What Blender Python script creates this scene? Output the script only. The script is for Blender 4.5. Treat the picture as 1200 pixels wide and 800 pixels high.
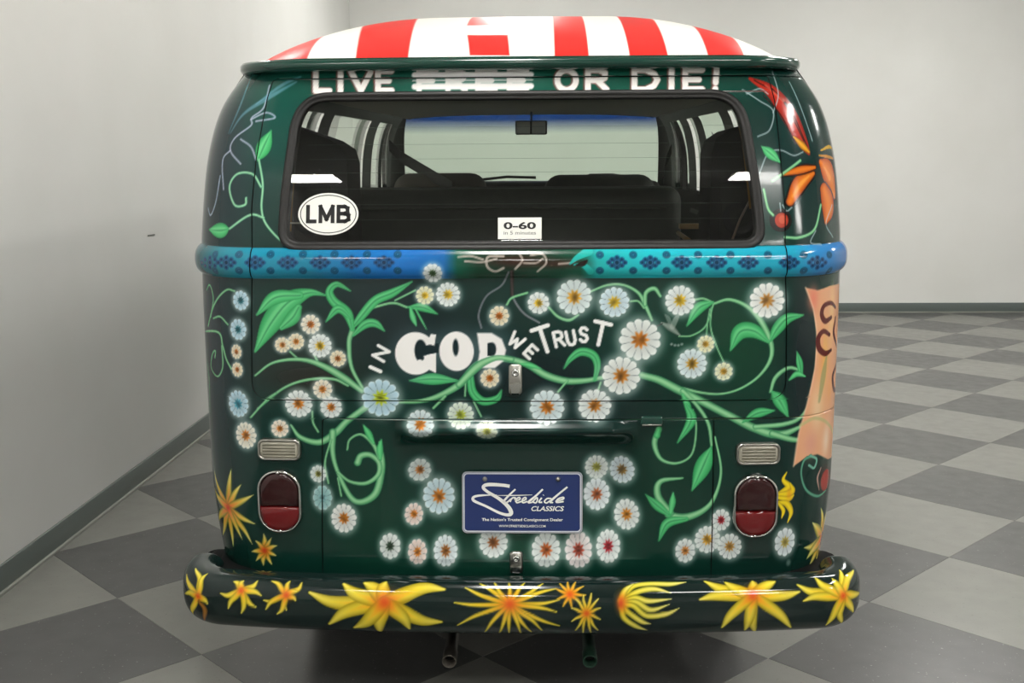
import bpy, bmesh, math
import numpy as np
from mathutils import Vector, Matrix

for o in list(bpy.data.objects): bpy.data.objects.remove(o)
scene = bpy.context.scene
COL = scene.collection

# ------------------------------------------------------------------ camera
F_PX, PITCH, ROLL, YAW = 1249.0, .1591, -.0058, .0282
CAM = np.array([.06, 0., 1.458])
_cy, _sy, _cp, _sp = math.cos(YAW), math.sin(YAW), math.cos(PITCH), math.sin(PITCH)
_fw = np.array([-_sy, _cy, 0.]); _rt = np.array([_cy, _sy, 0.]); _up = np.array([0, 0, 1.])
C_F = _fw*_cp - _up*_sp
_d = -(_up*_cp + _fw*_sp)
C_R = math.cos(ROLL)*_rt - math.sin(ROLL)*_d
C_D = math.sin(ROLL)*_rt + math.cos(ROLL)*_d
cam_data = bpy.data.cameras.new('camera'); cam = bpy.data.objects.new('camera', cam_data); COL.objects.link(cam)
cam_data.sensor_width = 36.0; cam_data.lens = F_PX/1200*36.0; cam_data.clip_start = .05
M = Matrix.Identity(4)
for r in range(3):
    M[r][0], M[r][1], M[r][2], M[r][3] = C_R[r], -C_D[r], -C_F[r], CAM[r]
cam.matrix_world = M
scene.camera = cam

# ------------------------------------------------------------------ light
LAMP = 42.0
# (x, y, form): the showroom's ceiling lights, one staggered grid of equal lamps above the frame. Two of them show as
# reflections in the rear window (row y = -1.95), one on belt and bumper (row y = 1.5), others on the right corner.
LIGHTS = [(x, y, f) for y, xs in ((-5.4, (-.13, 3.57)), (1.5, (-.13, 3.57)), (8.4, (-.13, 3.57))) for x, f in zip(xs, (1, 1))]
LIGHTS += [(x, y, f) for y in (-1.95, 4.95) for x, f in ((-1.63, 2), (2.06, 0), (5.75, 0))]
world = bpy.data.worlds.new('world'); scene.world = world; world.use_nodes = True
world.node_tree.nodes['Background'].inputs[0].default_value = (.9, .95, 1, 1)
world.node_tree.nodes['Background'].inputs[1].default_value = .0
scene.view_settings.view_transform = 'Standard'
scene.view_settings.look = 'None'
scene.view_settings.exposure = 0.12
scene.view_settings.gamma = 1.0
scene.view_settings.use_curve_mapping = False

def proj(P):
    P = np.asarray(P, float) - CAM
    z = P @ C_F
    return np.stack([600 + F_PX*(P @ C_R)/z, 400 + F_PX*(P @ C_D)/z], -1)
def ray(x, y):
    return C_F + C_R*((x-600)/F_PX) + C_D*((y-400)/F_PX)
def at_Y(x, y, Y):
    v = ray(x, y); return CAM + v*(Y-CAM[1])/v[1]

# ------------------------------------------------------------------ helpers
def lin(c):
    c = np.asarray(c, float)
    return np.where(c <= .04045, c/12.92, ((np.maximum(c, 0)+.055)/1.055)**2.4)
def hexc(h):
    h = h.lstrip('#'); return np.array([int(h[i:i+2], 16)/255 for i in (0, 2, 4)])
def rgba(h):
    l = lin(hexc(h)); return (float(l[0]), float(l[1]), float(l[2]), 1)

MATS = {}
def mat(name, col='#808080', rough=.5, metal=0., spec=.5, coat=0., noise=None, bump=None, alpha_fn=None):
    if name in MATS: return MATS[name]
    m = bpy.data.materials.new(name); m.use_nodes = True
    nt = m.node_tree; b = nt.nodes['Principled BSDF']
    b.inputs['Base Color'].default_value = rgba(col)
    b.inputs['Roughness'].default_value = rough
    b.inputs['Metallic'].default_value = metal
    b.inputs['Specular IOR Level'].default_value = spec
    b.inputs['Coat Weight'].default_value = coat
    b.inputs['Coat Roughness'].default_value = .05
    if noise:                       # (other colour, scale, low, high, detail)
        col2, sc, lo, hi, det = noise
        tc = nt.nodes.new('ShaderNodeTexCoord'); n = nt.nodes.new('ShaderNodeTexNoise')
        n.inputs['Scale'].default_value = sc; n.inputs['Detail'].default_value = det
        r = nt.nodes.new('ShaderNodeValToRGB')
        r.color_ramp.elements[0].position = lo; r.color_ramp.elements[1].position = hi
        r.color_ramp.elements[0].color = rgba(col); r.color_ramp.elements[1].color = rgba(col2)
        nt.links.new(tc.outputs['Object'], n.inputs['Vector']); nt.links.new(n.outputs['Fac'], r.inputs[0])
        nt.links.new(r.outputs[0], b.inputs['Base Color'])
    if bump:
        sc, st = bump
        tc = nt.nodes.new('ShaderNodeTexCoord'); n = nt.nodes.new('ShaderNodeTexNoise'); bp = nt.nodes.new('ShaderNodeBump')
        n.inputs['Scale'].default_value = sc; n.inputs['Detail'].default_value = 4
        bp.inputs['Strength'].default_value = st; bp.inputs['Distance'].default_value = .002
        nt.links.new(tc.outputs['Object'], n.inputs['Vector']); nt.links.new(n.outputs['Fac'], bp.inputs['Height'])
        nt.links.new(bp.outputs[0], b.inputs['Normal'])
    MATS[name] = m
    return m

def art_mat(name, rough=.1, coat=.6, spec=.4):
    m = bpy.data.materials.new(name); m.use_nodes = True
    nt = m.node_tree; b = nt.nodes['Principled BSDF']
    a = nt.nodes.new('ShaderNodeVertexColor'); a.layer_name = 'paint'
    nt.links.new(a.outputs['Color'], b.inputs['Base Color'])
    b.inputs['Roughness'].default_value = rough; b.inputs['Coat Weight'].default_value = coat
    b.inputs['Coat Roughness'].default_value = .04; b.inputs['Specular IOR Level'].default_value = spec
    return m

def glass_mat(name, tint='#e8efe8', base_refl=.04, grad=None):
    m = bpy.data.materials.new(name); m.use_nodes = True
    nt = m.node_tree; nt.nodes.clear()
    out = nt.nodes.new('ShaderNodeOutputMaterial'); mix = nt.nodes.new('ShaderNodeMixShader')
    tr = nt.nodes.new('ShaderNodeBsdfTransparent'); gl = nt.nodes.new('ShaderNodeBsdfGlossy')
    fr = nt.nodes.new('ShaderNodeFresnel'); fr.inputs['IOR'].default_value = 1.5
    gl.inputs['Roughness'].default_value = .01; gl.inputs['Color'].default_value = (1, 1, 1, 1)
    tr.inputs['Color'].default_value = rgba(tint)
    if grad:                        # sun strip: tint changes with the height of the pane itself
        z0, z1, top = grad
        tc = nt.nodes.new('ShaderNodeTexCoord'); sx = nt.nodes.new('ShaderNodeSeparateXYZ')
        mr = nt.nodes.new('ShaderNodeMapRange'); mr.inputs[1].default_value = z0; mr.inputs[2].default_value = z1
        r = nt.nodes.new('ShaderNodeValToRGB'); r.color_ramp.elements[0].color = rgba(tint); r.color_ramp.elements[1].color = rgba(top)
        nt.links.new(tc.outputs['Object'], sx.inputs[0]); nt.links.new(sx.outputs[2], mr.inputs[0])
        nt.links.new(mr.outputs[0], r.inputs[0]); nt.links.new(r.outputs[0], tr.inputs['Color'])
    nt.links.new(fr.outputs[0], mix.inputs[0]); nt.links.new(tr.outputs[0], mix.inputs[1]); nt.links.new(gl.outputs[0], mix.inputs[2])
    nt.links.new(mix.outputs[0], out.inputs['Surface'])
    return m

def emis_mat(name, col, st):
    m = bpy.data.materials.new(name); m.use_nodes = True
    b = m.node_tree.nodes['Principled BSDF']
    b.inputs['Base Color'].default_value = (.8, .8, .8, 1)
    b.inputs['Emission Color'].default_value = rgba(col); b.inputs['Emission Strength'].default_value = st
    return m

def link(o, parent=None, **props):
    COL.objects.link(o)
    if parent is not None: o.parent = parent
    for k, v in props.items(): o[k] = v
    return o

def mesh_np(name, V, Fq, material, parent=None, colors=None, smooth=True, **props):
    V = np.asarray(V, np.float32); Fq = np.asarray(Fq, np.int32)
    me = bpy.data.meshes.new(name)
    me.vertices.add(len(V)); me.vertices.foreach_set('co', V.ravel())
    n, k = Fq.shape
    me.loops.add(n*k); me.loops.foreach_set('vertex_index', Fq.ravel())
    me.polygons.add(n)
    me.polygons.foreach_set('loop_start', np.arange(n, dtype=np.int32)*k)
    me.polygons.foreach_set('loop_total', np.full(n, k, np.int32))
    me.polygons.foreach_set('use_smooth', np.full(n, smooth))
    me.update(calc_edges=True)
    if colors is not None:
        at = me.color_attributes.new('paint', 'FLOAT_COLOR', 'POINT')
        c = np.ones((len(V), 4), np.float32); c[:, :3] = lin(colors)
        at.data.foreach_set('color', c.ravel())
    me.materials.append(material)
    return link(bpy.data.objects.new(name, me), parent, **props)

def mesh_py(name, V, Fs, material, parent=None, smooth=False, **props):
    me = bpy.data.meshes.new(name); me.from_pydata([tuple(map(float, v)) for v in V], [], Fs); me.update()
    if smooth: me.polygons.foreach_set('use_smooth', [True]*len(me.polygons))
    me.materials.append(material)
    return link(bpy.data.objects.new(name, me), parent, **props)

def bm_obj(name, bm, material, parent=None, smooth=False, **props):
    bmesh.ops.recalc_face_normals(bm, faces=bm.faces)
    me = bpy.data.meshes.new(name); bm.to_mesh(me); bm.free()
    if smooth: me.polygons.foreach_set('use_smooth', [True]*len(me.polygons))
    me.materials.append(material)
    return link(bpy.data.objects.new(name, me), parent, **props)

def box(name, lo, hi, material, parent=None, bevel=0., seg=2, rot=None, smooth=False, **props):
    bm = bmesh.new(); bmesh.ops.create_cube(bm, size=1)
    lo, hi = Vector(lo), Vector(hi); c = (lo+hi)/2; s = hi-lo
    for v in bm.verts: v.co = Vector((v.co.x*s.x, v.co.y*s.y, v.co.z*s.z))
    if bevel: bmesh.ops.bevel(bm, geom=bm.edges[:], offset=bevel, segments=seg, affect='EDGES', profile=.5)
    if rot is not None: bmesh.ops.rotate(bm, verts=bm.verts, cent=(0, 0, 0), matrix=rot)
    bmesh.ops.translate(bm, verts=bm.verts, vec=c)
    return bm_obj(name, bm, material, parent, smooth or bevel > 0, **props)

def tube(name, path, rad, material, parent=None, n=12, closed=False, cap=True, **props):
    P = [Vector(p) for p in path]; N = len(P)
    if not hasattr(rad, '__len__'): rad = [rad]*N
    V = []; Fs = []; prev = None
    for i in range(N):
        if closed: t = (P[(i+1) % N]-P[i-1]).normalized()
        else: t = (P[min(i+1, N-1)]-P[max(i-1, 0)]).normalized()
        a = Vector((0, 0, 1)) if abs(t.z) < .9 else Vector((1, 0, 0))
        if prev is not None: a = prev
        u = (a - t*a.dot(t)).normalized(); prev = u; w = t.cross(u)
        for k in range(n):
            an = 2*math.pi*k/n
            V.append(P[i] + (u*math.cos(an)+w*math.sin(an))*rad[i])
    for i in range(N if closed else N-1):
        for k in range(n):
            a0, b0 = i*n, ((i+1) % N)*n
            Fs.append((a0+k, a0+(k+1) % n, b0+(k+1) % n, b0+k))
    if cap and not closed:
        Fs.append(tuple(range(n))[::-1]); Fs.append(tuple(range((N-1)*n, N*n)))
    return mesh_py(name, V, Fs, material, parent, True, **props)

def lathe(name, prof, center, axis, material, parent=None, n=32, **props):
    ax = Vector(axis).normalized(); a = Vector((0, 0, 1)) if abs(ax.z) < .9 else Vector((1, 0, 0))
    u = (a-ax*a.dot(ax)).normalized(); w = ax.cross(u); C = Vector(center)
    V = []; Fs = []
    for (r, h) in prof:
        for k in range(n):
            an = 2*math.pi*k/n; V.append(C+ax*h+(u*math.cos(an)+w*math.sin(an))*r)
    for i in range(len(prof)-1):
        for k in range(n):
            Fs.append((i*n+k, i*n+(k+1) % n, (i+1)*n+(k+1) % n, (i+1)*n+k))
    return mesh_py(name, V, Fs, material, parent, True, **props)

# ------------------------------------------------------------------ room
WL, YB, XR, YF, ZC = -1.845, 10.92, 7.2, -9.0, 3.9
m_wall = mat('wall_paint', '#e2e2df', .55, noise=('#dcdcd8', 1.3, .35, .7, 5), bump=(60, .06))
m_ceil = mat('ceiling_paint', '#d8d8d4', .8)
m_base = mat('baseboard_vinyl', '#5c6562', .35)
m_toe = mat('baseboard_toe_vinyl', '#8a8c84', .4)
m_joint = mat('floor_joint', '#3a3a38', .7)
def tile_mat(name, c1, c2, c3, lo):
    m = mat(name, c1, .3, noise=(c2, 9, .3, .75, 6))
    nt = m.node_tree; b = nt.nodes['Principled BSDF']
    src = b.inputs['Base Color'].links[0].from_socket
    tc = nt.nodes.new('ShaderNodeTexCoord'); geo = nt.nodes.new('ShaderNodeNewGeometry')
    v = nt.nodes.new('ShaderNodeTexNoise'); v.inputs['Scale'].default_value = 95; v.inputs['Detail'].default_value = 2
    r = nt.nodes.new('ShaderNodeValToRGB'); r.color_ramp.elements[0].position = lo; r.color_ramp.elements[1].position = lo+.06
    r.color_ramp.elements[0].color = (0, 0, 0, 1); r.color_ramp.elements[1].color = (1, 1, 1, 1)
    mx = nt.nodes.new('ShaderNodeMix'); mx.data_type = 'RGBA'; mx.inputs[7].default_value = rgba(c3)
    nt.links.new(geo.outputs['Position'], v.inputs['Vector']); nt.links.new(v.outputs['Fac'], r.inputs[0])
    nt.links.new(r.outputs[0], mx.inputs[0]); nt.links.new(src, mx.inputs[6]); nt.links.new(mx.outputs[2], b.inputs['Base Color'])
    n2 = nt.nodes.new('ShaderNodeTexNoise'); n2.inputs['Scale'].default_value = 14
    mr = nt.nodes.new('ShaderNodeMapRange'); mr.inputs[3].default_value = .26; mr.inputs[4].default_value = .42
    nt.links.new(geo.outputs['Position'], n2.inputs['Vector']); nt.links.new(n2.outputs['Fac'], mr.inputs[0]); nt.links.new(mr.outputs[0], b.inputs['Roughness'])
    return m
m_tl = tile_mat('tile_light_vinyl', '#7d7d77', '#757570', '#676763', .66)
m_td = tile_mat('tile_dark_vinyl', '#545453', '#4c4c4b', '#8c8c88', .68)

def slab(name, lo, hi, m, parent=None, **p): return box(name, lo, hi, m, parent, **p)
floor = slab('floor', (WL-.2, YF-.2, -.1), (XR+.2, YB+.2, -.0045), m_joint, kind='structure')
wall_left = slab('wall_left', (WL-.15, YF-.2, -.1), (WL, YB+.2, ZC+.1), m_wall, kind='structure')
wall_back = slab('wall_back', (WL-.15, YB, -.1), (XR+.2, YB+.15, ZC+.1), m_wall, kind='structure')
slab('wall_right', (XR, YF-.2, -.1), (XR+.15, YB+.2, ZC+.1), m_wall, kind='structure')
slab('wall_front', (WL-.15, YF-.15, -.1), (XR+.2, YF, ZC+.1), m_wall, kind='structure')
slab('ceiling', (WL-.15, YF-.2, ZC), (XR+.2, YB+.2, ZC+.12), m_ceil, kind='structure')
v_ = ray(177, 275.5); q_ = CAM+v_*((WL-CAM[0])/v_[0])
box('wall_scuff', (WL-.002, q_[1]-.045, q_[2]-.003), (WL+.003, q_[1]+.045, q_[2]+.003), mat('scuff', '#6a6a66', .7), wall_left)
def baseboard(name, lo, hi, toe_lo, toe_hi):
    b = box(name, lo, hi, m_base, None, .004, kind='structure'); box('toe', toe_lo, toe_hi, m_toe, b, .003); return b
baseboard('baseboard_left', (WL-.01, YF, -.004), (WL+.009, YB, .1), (WL-.002, YF, -.004), (WL+.02, YB, .011))
baseboard('baseboard_back', (WL, YB-.009, -.004), (XR, YB+.01, .1), (WL, YB-.02, -.004), (XR, YB+.002, .011))
baseboard('baseboard_right', (XR-.009, YF, -.004), (XR+.01, YB, .1), (XR-.02, YF, -.004), (XR+.002, YB, .011))

# floor tiles, laid diagonally
T, G = .61, .0006
E1 = np.array([math.cos(math.pi/4), math.sin(math.pi/4)])*T; E2 = np.array([-E1[1], E1[0]]); O0 = np.array([.742, 3.045])
def clip(poly, f):
    out = []
    for i in range(len(poly)):
        a, b = poly[i], poly[(i+1) % len(poly)]; fa, fb = f(a), f(b)
        if fa >= 0: out.append(a)
        if fa*fb < 0: out.append(a+(b-a)*fa/(fa-fb))
    return out
def tile_mesh(poly, m):
    n = len(poly); c = sum(poly)/n
    ins = [p + (c-p)/np.linalg.norm(c-p)*.0012 for p in poly]
    V = [(p[0], p[1], -.006) for p in poly]+[(p[0], p[1], -.0008) for p in poly]+[(p[0], p[1], 0.) for p in ins]
    Fs = [tuple(range(2*n, 3*n))]
    for i in range(n):
        j = (i+1) % n; Fs += [(i, j, n+j, n+i), (n+i, n+j, 2*n+j, 2*n+i)]
    me = bpy.data.meshes.new('tile'); me.from_pydata([tuple(map(float, v)) for v in V], [], Fs); me.update(); me.materials.append(m); return me
hx = [np.array([0, 0]), E1, E1+E2, E2]; hc = (E1+E2)/2
full = [p+(hc-p)/np.linalg.norm(hc)*G for p in hx]
full_me = [tile_mesh(full, m_tl), tile_mesh(full, m_td)]
restV, restF = {0: [], 1: []}, {0: [], 1: []}
for i in range(-30, 31):
    for j in range(-30, 31):
        org = O0+E1*i+E2*j; P4 = [org+p for p in full]; dark = (i+j) % 2
        xs = [p[0] for p in P4]; ys = [p[1] for p in P4]
        if max(xs) < WL or min(xs) > XR or max(ys) < YF or min(ys) > YB: continue
        c = org+hc; inview = False
        if c[1] > 1.8:
            pp = proj(np.array([[p[0], p[1], 0] for p in P4]))
            inview = pp[:, 0].max() > -5 and pp[:, 0].min() < 1205 and pp[:, 1].min() < 805
        cut = min(xs) < WL or max(xs) > XR or min(ys) < YF or max(ys) > YB
        if cut:
            q = P4
            for fn in (lambda p: p[0]-WL, lambda p: XR-p[0], lambda p: p[1]-YF, lambda p: YB-p[1]):
                q = clip(q, fn)
                if len(q) < 3: break
            if len(q) < 3: continue
            P4 = q
        if inview:
            if cut:
                me = tile_mesh([p-org for p in P4], (m_tl, m_td)[dark])
            else: me = full_me[dark]
            o = bpy.data.objects.new('tile', me); o.location = (org[0], org[1], 0); link(o, floor)
        else:
            b = len(restV[dark]); restV[dark] += [(p[0], p[1], 0) for p in P4]; restF[dark].append(tuple(range(b, b+len(P4))))
for k in (0, 1): mesh_py('tile_field', restV[k], restF[k], (m_tl, m_td)[k], floor, kind='stuff')

# ceiling strip lights (out of frame; seen as reflections in the van's window and belt)
m_lamp = emis_mat('lamp_diffuser', '#fffdf8', LAMP); m_house = mat('lamp_housing', '#e6e6e2', .4)
nl = 0
for (lx, ly, turned) in LIGHTS:
    e = bpy.data.objects.new('ceiling_light_offscreen', None); e.location = (lx, ly, ZC); e.rotation_euler = (0, 0, math.pi/2*(turned == 1)); hl = .2 if turned == 2 else .62
    link(e, None, label='white strip light fixed to the white ceiling', category='light', group='ceiling strip lights')
    box('housing', (-hl-.015, -.215, -.05), (hl+.015, .215, .0), m_house, e, .008)
    box('diffuser', (-hl, -.2, -.07), (hl, .2, -.045), m_lamp, e, .01)

# ------------------------------------------------------------------ van body surface
TH = .05; K = .02; YREF = 2.6; YM = 4.45
ZW = np.array([.30, .42, .50, .56, .65, .80, 1.00, 1.20, 1.30, 1.40, 1.48, 1.55, 1.60, 1.645, 1.69, 1.73, 1.76])
WW = -.008+np.array([.800, .816, .826, .833, .838, .840, .841, .842, .842, .838, .832, .820, .806, .786, .752, .722, .70])
ZY = np.array([.30, .45, .55, .70, .90, 1.15, 1.27, 1.45, 1.62, 1.72, 1.76])
YY = np.array([2.600, 2.592, 2.586, 2.583, 2.582, 2.590, 2.600, 2.642, 2.690, 2.722, 2.735])
def _smooth(x, xp, fp):
    # monotone-ish smooth interpolation: average of shifted linear interps
    r = 0
    for k, wgt in ((-.03, .15), (-.015, .22), (0, .26), (.015, .22), (.03, .15)): r = r + wgt*np.interp(x+k, xp, fp)
    return r
ZB0, ZB1 = 1.199, 1.272
def bulge(z):
    t = (z-(ZB0+ZB1)/2)/((ZB1-ZB0)/2)
    return .0175*np.clip(1-np.abs(t)**2.6, 0, 1)**.75
def body(s, z, off=0., flip=False, raw=False):
    s = np.asarray(s, float); z = np.asarray(z, float)
    s, z = np.broadcast_arrays(s, z)
    w = _smooth(z, ZW, WW); y0 = _smooth(z, ZY, YY); R = .20
    a = (w-R*(1-math.sin(TH)))*TH/math.sin(TH)
    q = np.abs(s); LC = R*(math.pi/2-TH)
    ph = np.where(q < a, q/a*TH, np.minimum(TH+(q-a)/R, math.pi/2))
    x = np.where(q < a, a/TH*np.sin(ph), a/TH*math.sin(TH)+R*(np.sin(ph)-math.sin(TH)))
    y = y0+np.where(q < a, a/TH*(1-np.cos(ph)), a/TH*(1-math.cos(TH))+R*(math.cos(TH)-np.cos(ph)))
    y = y+np.maximum(q-a-LC, 0)
    sg = np.where(s < 0, -1., 1.)
    o = off+(0 if raw else bulge(z))
    nx, ny = np.sin(ph)*sg, -np.cos(ph)
    X = x*sg+nx*o; Y = y+ny*o
    if flip: Y = 2*YM-Y
    return np.stack([X, Y, z+K*(Y-YREF)], -1)
def s_corner(z):
    w = _smooth(np.asarray(z, float), ZW, WW); return (w-.2*(1-math.sin(TH)))*TH/math.sin(TH)+.2*(math.pi/2-TH)

def at(px):
    """photo point -> (s, z) on the rear skin"""
    px = np.atleast_2d(np.asarray(px, float))
    z = np.array([at_Y(p[0], p[1], 2.62)[2] for p in px]); s = np.array([at_Y(p[0], p[1], 2.62)[0] for p in px])
    smax = s_corner(z)*.985
    s = np.clip(s, -smax, smax)
    h = 1e-4
    for _ in range(25):
        p = proj(body(s, z)); e = px-p
        ds = (proj(body(s+h, z))-p)/h; dz = (proj(body(s, z+h))-p)/h
        det = ds[:, 0]*dz[:, 1]-ds[:, 1]*dz[:, 0]; det = np.where(np.abs(det) < 1e3, 1e3*np.sign(det+1e-9), det)
        a = (e[:, 0]*dz[:, 1]-e[:, 1]*dz[:, 0])/det; b = (ds[:, 0]*e[:, 1]-ds[:, 1]*e[:, 0])/det
        s = s+np.clip(a, -.03, .03)*.9; z = z+np.clip(b, -.05, .05)*.9
        smax = s_corner(z)*1.02; s = np.clip(s, -smax, smax)
    return np.stack([s, z], -1)
def frame(px, off=0.):
    s, z = at([px])[0]; h = 1e-3
    o = body(s, z, off); T_ = body(s+h, z, off)-body(s-h, z, off); U = body(s, z+h, off, raw=True)-body(s, z-h, off, raw=True)
    T_ /= np.linalg.norm(T_); U -= T_*(T_@U); U /= np.linalg.norm(U); N = np.cross(T_, U)
    return Vector(o), Vector(T_), Vector(U), Vector(N)
MPP = .00208            # metres per photo pixel on the rear panel

# outlines in (s, z)
def rounded(pts, rads, n=10):
    P = [np.array(p, float) for p in pts]; out = []
    for i in range(len(P)):
        a, b, c = P[i-1], P[i], P[(i+1) % len(P)]; r = rads[i]
        if r <= 0: out.append(b); continue
        u = (a-b); u /= np.linalg.norm(u); v = (c-b); v /= np.linalg.norm(v)
        p0, p1 = b+u*r, b+v*r
        for k in range(n+1):
            t = k/n; out.append(p0*(1-t)**2+2*b*t*(1-t)*.5*(1+.0)+p1*t*t + b*t*(1-t))
    return np.array(out)
def chains(poly):
    i0, i1 = poly[:, 1].argmin(), poly[:, 1].argmax()
    def walk(a, b):
        r = [a]
        while r[-1] != b: r.append((r[-1]+1) % len(poly))
        return poly[r]
    A, B = walk(i0, i1), walk(i1, i0)[::-1]
    if A[:, 0].mean() > B[:, 0].mean(): A, B = B, A
    fl = lambda z, A=A: np.interp(z, A[:, 1], A[:, 0]); fr = lambda z, B=B: np.interp(z, B[:, 1], B[:, 0])
    return fl, fr, poly[:, 1].min(), poly[:, 1].max()
def level(poly, idx, z):
    for i in idx: poly[i][1] = z
tg = at([(321, 92), (899, 89.5), (907, 118), (914.5, 190), (919.5, 245), (921.5, 300), (921, 380), (920, 469), (296, 466), (295.5, 380), (294, 300), (295.5, 245), (301, 186), (314, 115)])
ztt = tg[:2, 1].mean(); ztb = tg[7:9, 1].mean(); level(tg, (0, 1), ztt); level(tg, (7, 8), ztb)
tg_poly = rounded(tg, [.012, .012]+[0]*5+[.05, .05]+[0]*5)
wn = at([(352, 109.5), (866, 107), (878, 150), (890, 225), (897, 290.5), (326, 292), (331, 228), (341, 152)])
zwt = wn[:2, 1].mean(); zwb = wn[4:6, 1].mean(); level(wn, (0, 1), zwt); level(wn, (4, 5), zwb)
wn_poly = rounded(wn, [.075, .075, 0, 0, .055, .055, 0, 0], 14)
ld = at([(378.5, 489.5), (836, 491), (832.5, 674), (379, 676)])
zlt = ld[:2, 1].mean(); zlb = ld[2:, 1].mean(); level(ld, (0, 1), zlt); level(ld, (2, 3), zlb)
ld_poly = rounded(ld, [.012, .012, .01, .01])
tL, tR, _, _ = chains(tg_poly); wL, wR, _, _ = chains(wn_poly); lL, lR, _, _ = chains(ld_poly)

# licence plate recess pressed into the engine lid
rc = at([(463, 500), (747, 500), (760, 655), (455, 655)])
def recess(s, z):
    zt, zb = rc[0, 1]+.002, rc[2, 1]
    t = np.clip((zt-z)/(zt-zb), 0, 1)
    top = np.clip((zt-z)/.062, 0, 1); top = top*top*(3-2*top)
    prof = top*(1-t)**.8*.055
    sl = np.interp(z, [rc[3, 1], rc[0, 1]], [rc[3, 0], rc[0, 0]]); sr = np.interp(z, [rc[2, 1], rc[1, 1]], [rc[2, 0], rc[1, 0]])
    e = np.clip(np.minimum(s-sl, sr-s)/.11+.30, 0, 1); e = e*e*(3-2*e)
    lip = .026*np.exp(-((z-(zt-.016))/.026)**2)*np.clip(np.minimum(s-sl, sr-s)/.06, 0, 1)
    return np.where((z < zt) & (z > zb), prof*e, 0)-lip

STEP = .0024; GAP = .0030
patches = []           # (part, S, Z, inward depth)
def patch(part, z0, z1, fl, fr, step=STEP, rec=False):
    nz = max(2, int((z1-z0)/step)+1); zz = np.linspace(z0, z1, nz)
    a = np.broadcast_to(fl(zz), zz.shape); b = np.broadcast_to(fr(zz), zz.shape)
    ns = max(2, int((b-a).max()/step)+1); t = np.linspace(0, 1, ns)
    S = a[:, None]+(b-a)[:, None]*t[None]; Z = np.repeat(zz[:, None], ns, 1)
    patches.append((part, S, Z, recess(S, Z) if rec else None))
SFAR = 1.06
cl = lambda v: (lambda z: np.full_like(z, v))
zbot, ztop = .405, 1.735
for sg, tE, lE in ((-1, tL, lL), (1, tR, lR)):
    far = cl(sg*SFAR)
    def two(z0, z1, inner):
        z0, z1 = z0-.0004, z1+.0004
        if sg < 0: patch('body', z0, z1, far, inner)
        else: patch('body', z0, z1, inner, far)
    two(zbot, zlb-GAP, cl(0.)); two(zlb-GAP, zlt+GAP, lambda z, lE=lE, sg=sg: lE(np.clip(z, zlb, zlt))+sg*GAP)
    two(zlt+GAP, ztb-GAP, cl(0.))
    two(ztb-GAP, ztt+GAP, lambda z, tE=tE, sg=sg: tE(np.clip(z, ztb, ztt))+sg*GAP); two(ztt+GAP, ztop, cl(0.))
patch('lid', zlb, zlt, lL, lR, rec=True)
patch('tailgate', ztb, zwb, tL, tR)
patch('tailgate', zwb, zwt, tL, wL); patch('tailgate', zwb, zwt, wR, tR)
patch('tailgate', zwt, ztt, tL, tR)

# ------------------------------------------------------------------ airbrush painting (colours stored per vertex of the real skin)
rng = np.random.default_rng(7)
def catmull(P, n=9):
    P = np.asarray(P, float)
    if len(P) < 3:
        t = np.linspace(0, 1, n+1)[:, None]; return P[0]*(1-t)+P[1]*t
    Q = np.vstack([2*P[0]-P[1], P, 2*P[-1]-P[-2]]); out = []
    for i in range(1, len(Q)-2):
        for k in range(n):
            t = k/n; a, b, c, d = Q[i-1], Q[i], Q[i+1], Q[i+2]
            out.append(.5*((2*b)+(-a+c)*t+(2*a-5*b+4*c-d)*t*t+(-a+3*b-3*c+d)*t**3))
    out.append(Q[-2]); return np.array(out)

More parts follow.
